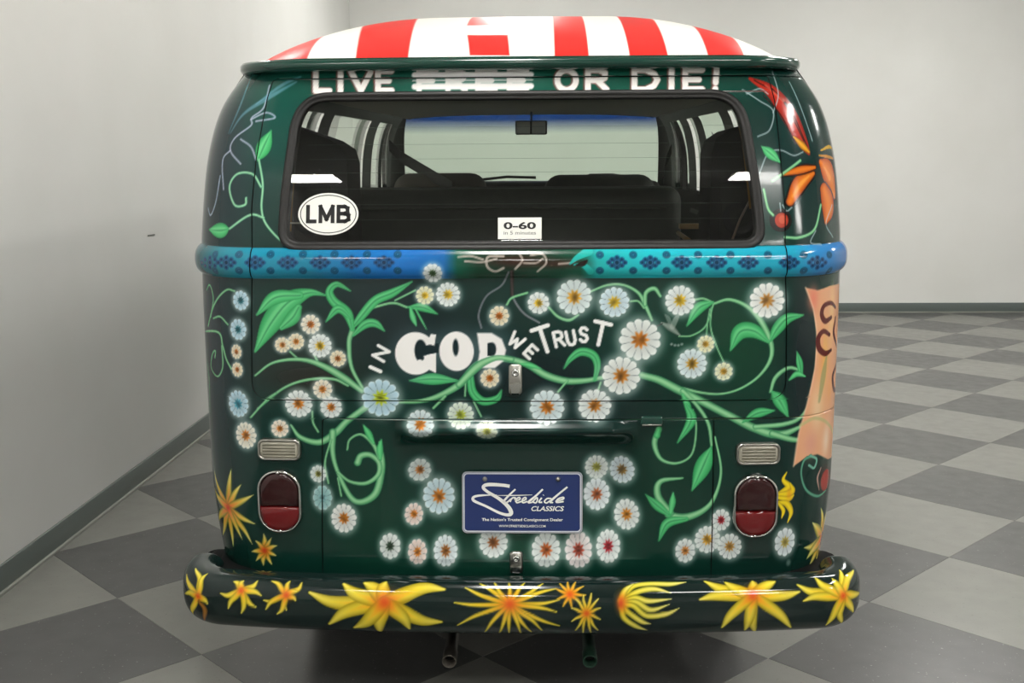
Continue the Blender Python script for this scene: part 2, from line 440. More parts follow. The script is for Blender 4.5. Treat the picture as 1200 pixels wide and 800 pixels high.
class Canvas:
    def __init__(self, u, v, base, locate):
        self.u, self.v = u, v; self.c = np.tile(np.asarray(base, float), (len(u), 1)); self.at = locate
        self.order = np.argsort(v); self.vs = v[self.order]
    def sel(self, x0, x1, y0, y1):
        a, b = np.searchsorted(self.vs, (y0, y1)); i = self.order[a:b]
        return i[(self.u[i] >= x0) & (self.u[i] <= x1)]
    def put(self, i, col, a):
        a = np.asarray(a)[:, None]; self.c[i] = self.c[i]*(1-a)+np.asarray(col)*a
    def blot(self, px, rx, ry, col, alpha, p=2.):
        c = self.at([px])[0]; rx, ry = rx*MPP, ry*MPP
        i = self.sel(c[0]-2.2*rx, c[0]+2.2*rx, c[1]-2.2*ry, c[1]+2.2*ry)
        d = ((self.u[i]-c[0])/rx)**2+((self.v[i]-c[1])/ry)**2
        self.put(i, hexc(col), alpha*np.exp(-d**(p/2)*1.2))
    def disc(self, px, rx, ry, col, alpha=1., soft=1.2):
        c = self.at([px])[0]; rx, ry = rx*MPP, ry*MPP
        i = self.sel(c[0]-rx-.01, c[0]+rx+.01, c[1]-ry-.01, c[1]+ry+.01)
        d = np.sqrt(((self.u[i]-c[0])/rx)**2+((self.v[i]-c[1])/ry)**2)
        self.put(i, hexc(col), alpha*np.clip((1-d)*min(rx, ry)/(soft*MPP)+.5, 0, 1))
    def ring(self, px, r, w, col, alpha=1.):
        c = self.at([px])[0]; r, w = r*MPP, w*MPP
        i = self.sel(c[0]-r-w-.01, c[0]+r+w+.01, c[1]-r-w-.01, c[1]+r+w+.01)
        d = np.abs(np.hypot(self.u[i]-c[0], self.v[i]-c[1])-r)
        self.put(i, hexc(col), alpha*np.clip((w-d)/MPP+.5, 0, 1))
    def stroke(self, pts, widths, core, edge=None, alpha=1., soft=1., smooth=True, tip=None, raw=False, rim=None):
        P = np.asarray(pts, float) if raw else self.at(pts)
        if np.isscalar(widths): widths = [widths]*len(P)
        W = np.asarray(widths, float)*MPP
        Q = catmull(np.column_stack([P, W])) if smooth else np.column_stack([P, W])
        W = np.maximum(Q[:, 2], .0003); Q = Q[:, :2]; mw = W.max()+soft*2*MPP
        i = self.sel(Q[:, 0].min()-mw, Q[:, 0].max()+mw, Q[:, 1].min()-mw, Q[:, 1].max()+mw)
        if len(i) == 0: return
        X, Y = self.u[i], self.v[i]
        best = np.full(len(i), -1e9); bq = np.ones(len(i)); bt = np.zeros(len(i)); n = len(Q)-1
        for k in range(n):
            a, b = Q[k], Q[k+1]; d = b-a; L = d@d+1e-12
            t = np.clip(((X-a[0])*d[0]+(Y-a[1])*d[1])/L, 0, 1)
            D = np.hypot(X-a[0]-t*d[0], Y-a[1]-t*d[1]); w = W[k]*(1-t)+W[k+1]*t
            g = w-D; m = g > best
            best[m] = g[m]; bq[m] = (D/w)[m]; bt[m] = (k+t[m])/n
        al = np.clip(best/(soft*MPP)+.5, 0, 1)*alpha
        core = hexc(core); col = np.tile(core, (len(i), 1))
        if tip is not None: col = col*(1-bt[:, None])+hexc(tip)*bt[:, None]
        if edge is not None:
            q = np.clip(bq, 0, 1)[:, None]**2; col = col*(1-q)+hexc(edge)*q
        self.put(i, col, al)
    def poly(self, pts, col, alpha=1., soft=1., raw=False):
        P = np.asarray(pts, float) if raw else self.at(pts)
        m = soft*MPP; i = self.sel(P[:, 0].min()-m, P[:, 0].max()+m, P[:, 1].min()-m, P[:, 1].max()+m)
        X, Y = self.u[i], self.v[i]; ins = np.zeros(len(i), bool); dm = np.full(len(i), 1e9)
        for k in range(len(P)):
            a, b = P[k-1], P[k]; d = b-a
            cr = ((a[1] > Y) != (b[1] > Y)) & (X < (b[0]-a[0])*(Y-a[1])/(b[1]-a[1]+1e-12)+a[0]); ins ^= cr
            t = np.clip(((X-a[0])*d[0]+(Y-a[1])*d[1])/(d@d+1e-12), 0, 1)
            dm = np.minimum(dm, np.hypot(X-a[0]-t*d[0], Y-a[1]-t*d[1]))
        sd = np.where(ins, dm, -dm)
        self.put(i, hexc(col), alpha*np.clip(sd/m+.5, 0, 1))
    # --- motifs
    def daisy(self, px, r, petal='#e8f0ee', cen='#c8862a', n=None, ry=None, glow=.45, cr=.34):
        c = self.at([px])[0]; R = r*MPP; q = (ry or r)/r
        n = n or (13 if r > 14 else 10); ph = rng.uniform(0, 6.28)
        i = self.sel(c[0]-2*R, c[0]+2*R, c[1]-2*R*q, c[1]+2*R*q)
        x, y = self.u[i]-c[0], (self.v[i]-c[1])/q; d = np.hypot(x, y)/R; th = np.arctan2(y, x)*n+ph
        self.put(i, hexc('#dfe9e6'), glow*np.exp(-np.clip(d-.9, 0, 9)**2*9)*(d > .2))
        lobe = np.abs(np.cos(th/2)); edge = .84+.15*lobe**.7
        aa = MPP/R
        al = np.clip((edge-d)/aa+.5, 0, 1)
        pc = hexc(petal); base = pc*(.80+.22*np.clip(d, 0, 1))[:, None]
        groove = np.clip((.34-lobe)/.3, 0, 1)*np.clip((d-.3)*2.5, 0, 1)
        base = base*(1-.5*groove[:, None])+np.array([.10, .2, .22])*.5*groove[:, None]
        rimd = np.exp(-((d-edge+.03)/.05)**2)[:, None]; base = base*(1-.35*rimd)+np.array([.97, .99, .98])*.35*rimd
        self.put(i, np.clip(base, 0, 1), al*.96)
        # centre: fuzzy, with short rays
        ray = .5+.5*np.cos(np.arctan2(y, x)*9+ph*2); rr = cr*(.8+.45*ray)
        cc = hexc(cen); cl_ = cc*(1-.45*np.clip(1-d/cr, 0, 1)[:, None])
        sp = .5+.5*np.sin(x*2900+ph)*np.sin(y*2700+1.7*ph)
        cl_ = np.clip(cl_*(.75+.45*sp[:, None]), 0, 1)
        self.put(i, cl_, np.clip((rr-d)/.14+.5, 0, 1)*.95)
    def star(self, px, tips, w, heart='#e0501a', mid='#f0a81c', tip='#f2ee9a', raw_w=None, cr=6):
        # yellow pointed flower: each petal a tapered brush stroke
        C = self.at([px])[0]; Tp = self.at(tips)
        for k, t in enumerate(Tp):
            d = t-C; nrm = np.array([-d[1], d[0]]); bend = (rng.uniform(-.07, .07))
            P = [C, C+d*.3+nrm*bend*.5, C+d*.65+nrm*bend, t]; ww = w*rng.uniform(.85, 1.15)
            P = np.array(P)
            self.stroke(P, [ww*.75, ww*1.0, ww*.72, .35], mid, '#5c6410', raw=True, tip=tip, soft=1.6, alpha=.97)
            Pc = np.array([C, C+d*.35+nrm*bend*.5, C+d*.75+nrm*bend])
            self.stroke(Pc, [ww*.5, ww*.35, .3], heart, raw=True, tip='#f6e24a', soft=2.2, alpha=.75)
        i = self.sel(C[0]-.06, C[0]+.06, C[1]-.06, C[1]+.06)
        d = np.hypot(self.u[i]-C[0], self.v[i]-C[1])/(cr*MPP)
        self.put(i, hexc('#ea7a1c'), .8*np.exp(-d*d*.55)); self.put(i, hexc('#c8321a'), .85*np.exp(-d*d*2.2))
    def vine(self, pts, w, core='#7fc58a', edge='#2c7d50', alpha=.95, soft=1.3):
        self.stroke(pts, w, core, edge, alpha, soft)
        w2 = [w*.4]*len(pts) if np.isscalar(w) else [x*.4 for x in w]
        self.stroke([(x-.5, y-.6) for x, y in pts], w2, '#a9dcae', None, .5, 1.5)
    def leaf(self, pts, w, core='#58c87c', edge='#2a9152', rib=True):
        self.stroke(pts, w, core, edge, .97, 1.3)
        self.stroke([(x-.8, y-.9) for x, y in pts], [x*.35 for x in w], '#86e09c', None, .4, 2.5)
        if rib and max(w) > 4: self.stroke(pts, [min(1.1, .2*x+.2) for x in w], '#1d6e44', None, .55, 1.4)

GL = {'L': [[(0, 0), (0, 1), (1, 1)]], 'I': [[(.5, 0), (.5, 1)]], 'V': [[(0, 0), (.5, 1), (1, 0)]],
      'E': [[(1, 0), (0, 0), (0, 1), (1, 1)], [(0, .5), (.8, .5)]], 'F': [[(1, 0), (0, 0), (0, 1)], [(0, .5), (.8, .5)]],
      'R': [[(0, 1), (0, 0), (.6, 0), (.9, .12), (.9, .4), (.6, .52), (0, .52)], [(.5, .52), (1, 1)]],
      'O': [[(.5+.5*math.cos(a), .5+.5*math.sin(a)) for a in np.linspace(0, 2*math.pi, 21)]],
      'D': [[(0, 0), (0, 1), (.5, 1), (.85, .8), (1, .5), (.85, .2), (.5, 0), (0, 0)]],
      'N': [[(0, 1), (0, 0), (1, 1), (1, 0)]], 'W': [[(0, 0), (.25, 1), (.5, .35), (.75, 1), (1, 0)]],
      'T': [[(0, 0), (1, 0)], [(.5, 0), (.5, 1)]], 'U': [[(0, 0), (0, .7), (.2, .95), (.5, 1), (.8, .95), (1, .7), (1, 0)]],
      'S': [[(.95, .15), (.7, 0), (.3, 0), (.05, .2), (.2, .43), (.8, .57), (.95, .8), (.7, 1), (.3, 1), (.03, .85)]],
      '!': [[(.6, 0), (.45, .66)], [(.4, .97), (.4, 1.)]]}
def letter(cv, ch, cx, cy, w, h, rot=0, th=3., col='#f4f4f0', alpha=1.):
    ca, sa = math.cos(rot), math.sin(rot)
    for st in GL[ch]:
        P = []
        for (a, b) in st:
            x, y = (a-.5)*w, (b-.5)*h; P.append((cx+x*ca-y*sa, cy+x*sa+y*ca))
        cv.stroke(P, th, col, smooth=False, alpha=alpha, soft=1.)

# body canvas ------------------------------------------------------
allS = np.concatenate([p[1].ravel() for p in patches]); allZ = np.concatenate([p[2].ravel() for p in patches])
cv = Canvas(allS, allZ, hexc('#0c3029'), at)
# soft airbrushed ground
for px, rx, ry, c, a in [((250, 400), 60, 190, '#1b2b33', .9), ((262, 180), 60, 120, '#1b2b33', .95), ((330, 140), 60, 90, '#115046', .8), ((600, 95), 330, 30, '#14624f', .75),
        ((480, 390), 120, 60, '#0d1d20', .9), ((360, 440), 60, 22, '#1d1912', .9), ((345, 400), 60, 40, '#1c2a26', .7), ((620, 440), 90, 40, '#0b1a1e', .8),
        ((860, 400), 110, 90, '#10402a', .8), ((640, 345), 90, 30, '#0f302a', .7), ((790, 550), 70, 110, '#0c3527', .8), ((600, 640), 190, 50, '#12402f', .8), ((430, 600), 60, 90, '#123c2d', .8),
        ((900, 620), 70, 80, '#122b25', .8), ((700, 480), 120, 40, '#0c1f20', .7), ((940, 180), 60, 110, '#102d2c', .9), ((440, 345), 60, 40, '#17292c', .8),
        ((905, 300), 40, 60, '#0e3a30', .6), ((940, 420), 30, 120, '#131c22', .85)]:
    cv.blot(px, rx, ry, c, a)
# belt
zb0, zb1 = ZB0-.001, ZB1+.001
bi = np.nonzero((allZ > zb0) & (allZ < zb1))[0]
su = np.array([at([(x, 309)])[0, 0] for x in (232, 262, 300, 360, 420, 470, 520, 536, 560, 600, 680, 700, 760, 860, 930, 960, 985)])
bc = np.array([hexc(c) for c in ('#15525c', '#1c7f92', '#1f8aa8', '#1c7fa0', '#1a6fb4', '#1b70c0', '#1a66ae', '#125845', '#113f2c', '#14382a', '#15503c', '#1fb0b0', '#23b7c4', '#22a8c0', '#1f97b6', '#2d82c0', '#2c6fb0')])
bcol = np.stack([np.interp(allS[bi], su, bc[:, k]) for k in range(3)], -1)
cv.put(bi, bcol, np.ones(len(bi)))
INK = '#0b2740'
def rosette(x, y, r=13):
    for k in range(8):
        a = k*math.pi/4; rr = r*(.62 if k % 2 else .72)
        cv.disc((x+rr*math.cos(a), y+rr*.62*math.sin(a)), 3.1, 2.7, INK, .85); cv.ring((x+rr*math.cos(a), y+rr*.62*math.sin(a)), 2.2, .5, '#2a6fb8', .6)
    cv.disc((x, y), 4.5, 4, INK, .9); cv.ring((x, y), 3.0, .6, '#3f86c4', .6)
def dot(x, y):
    cv.disc((x, y), 4.6, 4.2, INK, .8); cv.ring((x, y), 3., .7, '#1c6f90', .7); cv.disc((x, y), 1.5, 1.4, '#2a86b0', .6)
for x in (246, 265, 299, 337, 375, 412, 450): rosette(x, 307.5)
for x in (252, 280, 317, 355, 392, 430, 466): dot(x, 298); dot(x, 317)
for x in (723, 762, 799, 840, 877, 925, 958): rosette(x, 307.5)
for x in (703, 742, 781, 818, 856, 900, 942, 972): dot(x, 298.5); dot(x, 317)
# belt centre: brown knot with silver scrolls
cv.blot((605, 306), 45, 9, '#3a1c14', .9); cv.blot((655, 309), 30, 6, '#3a1c14', .8)
for p, w in [([(537, 301), (552, 300), (566, 304)], 1.2), ([(545, 306), (565, 307), (582, 303)], 1.2), ([(590, 300), (572, 301), (571, 312), (580, 318), (590, 314)], 1.4), ([(604, 315), (612, 305), (608, 296)], 1.3),
             ([(614, 308), (628, 308), (636, 303)], 1.1), ([(622, 299), (636, 298), (640, 308), (630, 318)], 1.2), ([(655, 309), (668, 308), (674, 305)], 1.2)]:
    cv.stroke(p, w, '#b9ada4', None, .85)
for p, w in [([(668, 309), (676, 302), (690, 294)], [1, 3, 5]), ([(673, 310), (684, 311), (692, 318)], [1, 3, 4])]: cv.stroke(p, w, '#23b0a8')
cv.stroke([(675, 311), (683, 309), (688, 305)], [1, 3, 1], '#1a120e')
# silver stems hanging from the knot
cv.stroke([(599, 318), (600, 335), (602, 350), (614, 367), (632, 378)], 1.1, '#8f8d96', None, .8)
cv.stroke([(596, 319), (588, 334), (570, 347), (561, 368), (564, 384)], 1.1, '#7c7c84', None, .8)
cv.stroke([(600, 318), (600, 345)], 2.2, '#2e1c18', None, .7)

# vines and leaves
for p, w in [
    # left corner
    ([(244, 382), (252, 355), (265, 340), (275, 341)], 1.2), ([(250, 373), (258, 371), (267, 380)], 1.2), ([(240, 388), (255, 389), (261, 405), (265, 420), (271, 432)], 1.4),
    ([(260, 405), (261, 430), (255, 441), (247.5, 430), (249, 415), (252.5, 411), (252, 419)], 1.1), ([(240, 412), (245, 442), (246, 478), (244, 506)], 1.2), ([(242, 340), (246, 334), (250, 350), (247, 372)], 1.),
    # tailgate left
    ([(425, 455), (412, 430), (409, 402), (413, 386)], [2, 2.4, 3, 3.5]), ([(435, 361), (460, 355), (477, 360)], 1.5), ([(463, 352), (487, 340)], 1.1), ([(350, 421), (340, 412)], 1.2), ([(374, 427), (368, 415)], 1.5),
    ([(299, 440), (320, 425), (350, 421), (375, 427), (402, 442), (424, 458)], [1.2, 1.6, 2.4, 3.5, 4.5, 3]), ([(302, 479), (332, 455), (360, 445), (390, 444), (408, 452)], [1.2, 1.5, 1.7, 1.8, 1.2]),
    ([(294, 489), (313, 468), (323, 461)], 1.2),
    # lower left curl
    ([(430, 476), (407, 493), (393, 507), (374, 518), (352, 512), (341, 498)], [4, 4, 4.5, 4, 3, 1.2]), ([(366, 482), (367, 495), (373, 506)], 1.3),
    ([(390, 506), (390, 531), (396, 553), (410, 581), (423, 588), (440, 578), (447, 553), (448, 537), (445, 518)], [4.5, 3.2, 2.6, 3.4, 4, 4.6, 4.2, 3, 1.5]),
    ([(396, 553), (410, 564), (429, 566), (443, 556), (444, 542), (434, 533), (423, 534), (419, 542)], [1.6, 2, 2.6, 3, 3.2, 3.5, 4, 4.3]), ([(445, 537), (437, 520), (423, 509), (410, 515), (407, 527)], [2.5, 2.5, 1.6, 1.4, 1]),
    ([(388, 515), (381, 542), (385, 566)], 1.2), ([(396, 560), (400, 581)], 1.1),
    # centre vine
    ([(469, 471), (491.5, 470), (513.5, 464), (538, 450.5), (557.5, 430), (577, 420), (598, 421), (618, 427), (640, 439.5), (662, 446), (684, 446), (708, 442)], [2, 2.6, 3.5, 4.6, 5.5, 5, 4, 4, 4.5, 4.2, 3.5, 2.5]),
    ([(546, 445), (545, 464)], 1.1), ([(555, 470), (564, 488)], 1.1), ([(522, 464), (508, 478)], 1.6), ([(665, 446), (654, 459)], 1.3), ([(594, 357), (600, 349), (618, 343)], 1.4),
    ([(643, 360), (654, 371), (667, 375), (678, 369)], [1.4, 1.8, 2, 1.2]), ([(700, 460), (704, 448)], 1.2),
    # tailgate right
    ([(691, 342), (712, 334), (731, 334), (748, 343), (756, 357), (764, 375)], [1.2, 1.5, 1.6, 2, 2.4, 1.6]), ([(756, 357), (757, 343), (767, 338), (774, 347)], [2, 2.6, 2.6, 1.6]), ([(739, 353), (748, 353), (755, 361)], 1.2),
    ([(815, 351), (825, 350), (836, 355)], 1.4), ([(836, 356), (855, 351), (877, 360), (893.5, 379), (904, 404), (902, 423), (888, 442), (866, 456), (844, 461.5), (822, 460), (800, 455)], [1.5, 2, 2.6, 3.6, 3, 2.4, 1.6, 1.4, 1.4, 1.6, 2]),
    ([(836, 357), (827, 382), (811, 393), (796, 394)], 1.), ([(834, 360), (833, 384), (840, 406), (848, 424)], .9), ([(832, 362), (829, 380), (828, 394)], .8),
    ([(903, 459), (909, 442), (924, 431), (939, 434)], [1.6, 2.6, 2.4, 1.6]),
    ([(752, 439.5), (772, 445), (794, 456), (822, 470), (855, 487), (883, 501), (912, 509), (940, 499)], [4, 4.6, 5, 4.6, 4.6, 5, 5, 2]), ([(885, 500), (918, 497), (938, 489), (950, 470)], [3, 3, 2.4, 1.4]), ([(905, 508), (930, 515), (945, 514)], [4, 3.4, 1.5]),
    # right of the engine lid
    ([(800, 458), (816, 474), (830, 496), (834, 522)], [3, 2.4, 2.2, 1.6]), ([(838, 512), (845, 551), (838, 581), (824.5, 597.5), (802.5, 606), (783, 603)], [1.2, 1.7, 2.4, 3.6, 5, 4.2]),
    ([(772, 503), (767, 520), (775, 538), (794, 542.5), (811, 531.5), (816, 501), (812, 480)], [4, 3.4, 2.2, 1.6, 1.3, 1.2, 1]), ([(786, 601), (771, 581), (774, 564), (800, 560)], [4.2, 4.4, 3.4, 1.2])]:
    cv.vine(p, w)
for p, w in [
    ([(382, 346), (362, 343), (338, 354), (318, 378), (299, 412)], [.8, 5, 12, 12, 1.2]), ([(352, 346), (322, 349), (301, 369)], [4, 8, 1]), ([(350, 360), (343, 372), (330, 384)], [4, 8, 3]),
    ([(413, 384), (424, 370), (440, 352), (460, 343), (483, 330)], [2, 5, 5.5, 5, .8]), ([(414, 393), (428, 380), (440, 379), (451, 388)], [1.5, 5, 4.5, .6]),
    ([(413, 386), (407, 367), (391, 353), (386, 341), (395, 333), (411, 341)], [2.5, 6, 5.5, 4.5, 3.4, .6]), ([(411, 372), (396, 362), (382, 377)], [2, 5, .6]),
    ([(478, 360), (495, 360), (513, 368)], [1, 5, .6]), ([(481, 361), (484, 372), (488, 382)], [1.5, 3.5, .5]), ([(487, 362), (494, 375), (500, 386)], [1, 1.2, .4]),
    ([(480, 446), (507, 444), (536, 446)], [.6, 7, 1.2]), ([(551, 440), (554, 459), (566, 470), (582, 467), (588, 457)], [4, 5, 5, 4, .6]), ([(610, 426), (622, 428), (634, 432)], [1, 3, .6]),
    ([(697, 445), (700, 428), (695, 416), (681, 412), (669, 420), (661, 432)], [2, 4, 5, 5, 3.4, .5]),
    ([(836, 354), (819, 361), (805, 382)], [1, 6.5, .6]), ([(901, 401), (884, 388), (867, 389), (856, 411)], [1.5, 8, 9, .7]), ([(903, 399), (911, 385), (923, 373), (942, 369)], [1.5, 6.5, 6, .6]),
    ([(939, 438), (937, 425), (934, 412)], [2.5, 4.5, .5]), ([(925, 445), (934, 438), (944, 441)], [1, 3.5, .6]), ([(905, 459), (914, 470), (924, 489)], [1.5, 7.5, .6]), ([(870, 495), (888, 484), (908, 481)], [.8, 6, .6]),
    ([(800, 462), (806, 476), (809, 492)], [1.5, 4, .5]), ([(834, 523), (824, 546), (811, 575)], [.8, 10, .6]), ([(804, 474), (810, 492), (794, 519)], [2, 6, .6]),
    ([(784, 603), (770, 592), (757, 580)], [2.5, 5.5, .6]), ([(789, 577), (788, 588), (786, 601)], [.6, 4, 2]), ([(804, 608), (782, 613), (772, 634)], [3, 6, .6]), ([(772, 503), (770, 510)], [2, 4]),
    ([(426, 498), (432, 508), (438, 519)], [.6, 4, 1.5]), ([(447, 515), (445, 526), (446, 538)], [.6, 4, 1.5]),
    ([(302, 188), (309, 172), (318, 153)], [1, 9, .6]), ([(268, 268), (258, 270), (245, 269)], [1, 9, .6])]:
    cv.leaf(p, w)
# left window pillar lines
for p in ([(303.5, 187), (308, 216), (306.5, 243), (311, 261), (326, 279), (341, 289.5)], [(306, 219), (296, 204), (278, 204), (269, 219), (275, 240), (287, 240), (288.5, 232)], [(309, 255), (293, 252), (269, 268)]): cv.vine(p, 1.4, '#8fd0a4', '#3f8f70')
for p in ([(316, 100), (309, 126), (295, 138), (294, 147), (275, 162), (270, 176), (282, 192)], [(270, 176), (261, 188), (262, 222)], [(258, 206), (253, 236), (247, 252), (244, 244)], [(300, 187), (294, 172), (282, 163)], [(294, 140), (312, 132), (322, 138), (300, 142)]):
    cv.stroke(p, 1., '#a9b2c8', None, .85)
for p, w in (([(296, 87), (283, 120), (268, 156)], [.8, 1.4, .4]), ([(347, 96), (312, 116), (285, 134), (270, 156)], [1, 2.6, 1.6, .4]), ([(352, 90), (330, 100), (300, 122)], [1, 2, .4])): cv.stroke(p, w, '#6fa5bd', None, .55, 2.)

# right window pillar: red and orange bird
cv.stroke([(879, 92), (905, 108), (925, 135), (940, 165), (948, 180)], [2, 8, 11, 8, 2], '#b0291a', '#7c1c14')
for p in ([(884, 94), (915, 115), (942, 165)], [(895, 112), (915, 135), (932, 168)], [(905, 104), (926, 128), (946, 172)]): cv.stroke(p, .9, '#2a0d0a', None, .8)
cv.stroke([(897, 100), (918, 118)], [1, 2], '#e0604a', None, .6)
cv.stroke([(930, 160), (940, 170), (948, 178)], [1, 4.5, 2], '#e0a024', '#6a3a08')
cv.stroke([(941, 196), (930, 201), (918, 203)], [2, 4.5, .6], '#e08a20', '#5a2a08')
for p, w in (([(953, 203), (938, 214), (926, 236)], [3, 9, 5]), ([(962, 190), (972, 204), (977, 226)], [4, 16, 8]), ([(966, 222), (971, 240), (968, 260)], [8, 14, 3]), ([(955, 196), (938, 199), (915, 205)], [2, 4.5, 1])):
    cv.stroke(p, [x+1.8 for x in w], '#170b06', None, .95, 1.6); cv.stroke(p, w, '#e07a1e', '#a8420f', .97, 1.6)
cv.stroke([(948, 206), (938, 216), (929, 230)], [1, 2.5, 1], '#f0b04a', None, .6, 2.5); cv.stroke([(966, 196), (972, 208)], [1, 4], '#f0a04a', None, .5, 2.5)
cv.stroke([(962, 176), (972, 172), (978, 178)], [1, 2.2, .5], '#c89a2a'); cv.stroke([(960, 182), (972, 184), (979, 188)], [1, 2, .5], '#b9781e')
cv.disc((915, 258), 13, 13, '#160b0a'); cv.disc((916, 258), 8, 8.5, '#a83420'); cv.disc((917, 257), 4.5, 5, '#c4573a', .8)
for p in ([(890, 203), (900, 180), (915, 176), (930, 182), (941, 178)], [(888, 160), (902, 152), (906, 130), (890, 118), (870, 105)], [(925, 96), (940, 130), (952, 165)], [(905, 84), (912, 110), (906, 132)], [(917, 240), (922, 247), (928, 243)], [(914, 238), (915, 247)], [(875, 110), (890, 104), (900, 110)], [(965, 140), (972, 165)], [(975, 240), (968, 262), (976, 278)], [(956, 270), (950, 284), (962, 286)]):
    cv.stroke(p, .8, '#a9b8bc', None, .75)
for p in ([(898, 175), (906, 180), (914, 192)],): cv.leaf([(893, 172), (903, 180), (914, 190)], [.8, 6, .8])
for p in ([(905, 212), (918, 203), (938, 188)], [(895, 222), (900, 244), (906, 252)], [(962, 240), (955, 268), (938, 278), (920, 278)]): cv.vine(p, 1.7)

# peach banner with dark red script on the right corner
bp = [(944, 337), (953, 362), (957, 392), (955, 430), (946, 472), (936, 508), (930, 546), (946, 534), (958, 532), (970, 538), (978, 542), (985.5, 543), (986, 500), (986, 440), (986, 380), (986, 337), (972, 335), (958, 340)]
BP = at(bp); BP[11:16, 0] = [1.04, 1.04, 1.04, 1.04, 1.04]
cv.poly(BP, '#e3a77f', 1, 1.5, raw=True)
for px, rx, ry, c, a in [((953, 350), 9, 16, '#e58068', .8), ((966, 420), 10, 45, '#eab060', .85), ((975, 370), 8, 40, '#eec084', .8), ((958, 480), 12, 30, '#eacba0', .8), ((950, 520), 12, 18, '#d99c86', .8), ((968, 515), 10, 22, '#ecd2b6', .8), ((963, 400), 4, 40, '#e79a70', .6), ((972, 455), 8, 20, '#e9a868', .7)]: cv.blot(px, rx, ry, c, a)
cv.stroke([(944, 337), (953, 362), (957, 392), (955, 430), (946, 472), (936, 508), (930, 546)], 1.2, '#f3c8a8', None, .6, 2)
cv.stroke([(960, 470), (965, 440), (969, 415)], [2, 5, 1], '#8a9a68', None, .6, 2.5)
cv.stroke([(938, 498), (955, 490), (970, 496), (976, 512), (974, 530)], [2, 2, 2, 2, 1], '#b9b77e', None, .7, 2)
RED = '#5a160f'
cv.stroke([(974, 372), (967, 376), (963, 368), (966, 358), (974, 355), (979, 360)], [2.5, 3.5, 3.5, 3, 2.6, 2], RED)
cv.stroke([(972, 392), (965, 388), (959, 396), (960, 408), (967, 414), (974, 410)], [2.5, 3, 3.8, 4, 3.5, 2], RED); cv.stroke([(979, 372), (977, 390), (980, 405)], [2, 3, 2], RED)
cv.stroke([(980, 425), (976, 440), (977, 455), (981, 462)], [2, 3.5, 3.5, 2], RED)
cv.stroke([(981, 490), (979, 505), (981, 520)], [1, 1.5, 1], RED)
# red bud in a green spiral
cv.blot((966, 560), 12, 16, '#8a2a24', .9); cv.disc((968, 562), 15, 14, '#a8322a', .9, 3); cv.stroke([(962, 548), (958, 560), (960, 574)], [1, 1.6, .6], '#d8a49a', None, .8)
cv.stroke([(950, 534), (942, 540), (939, 556), (945, 574), (958, 581), (968, 574)], [2.4, 1.6, 1.4, 1.6, 1.8, 1], '#5da084', '#2f6f58')
cv.stroke([(950, 534), (957, 538), (954, 548), (948, 545)], 1.5, '#6fae98')

# lettering ---------------------------------------------------------
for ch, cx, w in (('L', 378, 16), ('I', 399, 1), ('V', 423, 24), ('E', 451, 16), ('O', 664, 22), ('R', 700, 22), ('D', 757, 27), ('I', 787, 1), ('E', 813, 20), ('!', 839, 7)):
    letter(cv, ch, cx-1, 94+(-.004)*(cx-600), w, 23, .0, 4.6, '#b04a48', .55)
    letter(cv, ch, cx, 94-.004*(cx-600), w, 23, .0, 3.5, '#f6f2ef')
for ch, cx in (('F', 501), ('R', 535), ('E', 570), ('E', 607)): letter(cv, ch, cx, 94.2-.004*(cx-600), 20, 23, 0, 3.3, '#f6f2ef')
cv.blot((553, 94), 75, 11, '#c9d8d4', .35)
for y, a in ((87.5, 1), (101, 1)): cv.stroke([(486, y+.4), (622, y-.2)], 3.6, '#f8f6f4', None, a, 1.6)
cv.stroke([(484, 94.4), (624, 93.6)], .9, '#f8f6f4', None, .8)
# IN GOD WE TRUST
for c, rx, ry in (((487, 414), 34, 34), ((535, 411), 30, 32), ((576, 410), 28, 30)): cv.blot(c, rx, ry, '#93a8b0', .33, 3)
cv.disc((487, 414), 24.5, 25.5, '#f5f3f1'); cv.disc((493, 411), 7.5, 13.5, '#12262a'); cv.poly([(493, 392), (501, 404), (513, 405), (512, 390)], '#12262a', .0)
cv.poly([(496, 405), (514, 402), (514, 413), (498, 416)], '#12262a'); cv.poly([(493, 417), (511, 415), (511, 437), (503, 433), (497, 430)], '#f5f3f1'); cv.poly([(505, 391), (511, 392), (509, 405), (500, 402)], '#f5f3f1'); cv.disc((494, 419), 3, 3.4, '#12262a'); cv.disc((492, 424), 3.4, 3, '#f5f3f1')
cv.disc((535, 411.5), 20.5, 23.5, '#f5f3f1'); cv.disc((534, 407), 3.6, 10, '#12262a')
cv.poly([(559, 390), (576, 390), (588, 397), (593, 410), (590, 423), (580, 431), (559, 431), (562, 412)], '#f5f3f1', 1, 2.); cv.disc((577, 409), 4.6, 8, '#12262a'); cv.poly([(571, 402), (576, 401), (576, 417), (571, 417)], '#12262a')
cv.vine([(538, 450.5), (557.5, 431), (570, 423), (584, 419), (600, 421)], [4, 5, 4, 3, 3])
letter(cv, 'I', 440, 432.5, 1, 13, -1.15, 2.2, '#f2f2f0'); letter(cv, 'N', 446.5, 414, 13, 15, -1.05, 1.9, '#f2f2f0')
letter(cv, 'W', 605, 399, 15, 15, .62, 1.9, '#f2f2f0'); letter(cv, 'E', 622, 412, 9, 14, .75, 2., '#f2f2f0')
letter(cv, 'T', 637, 398, 20, 29, -.32, 2.5, '#f2f2f0'); letter(cv, 'R', 655, 397, 10, 17, -.22, 2, '#f2f2f0'); letter(cv, 'U', 669, 396, 9, 16, -.2, 2, '#f2f2f0'); letter(cv, 'S', 684, 392, 9, 16, -.05, 2, '#f2f2f0'); letter(cv, 'T', 704, 391, 19, 26, .22, 2.4, '#f2f2f0')
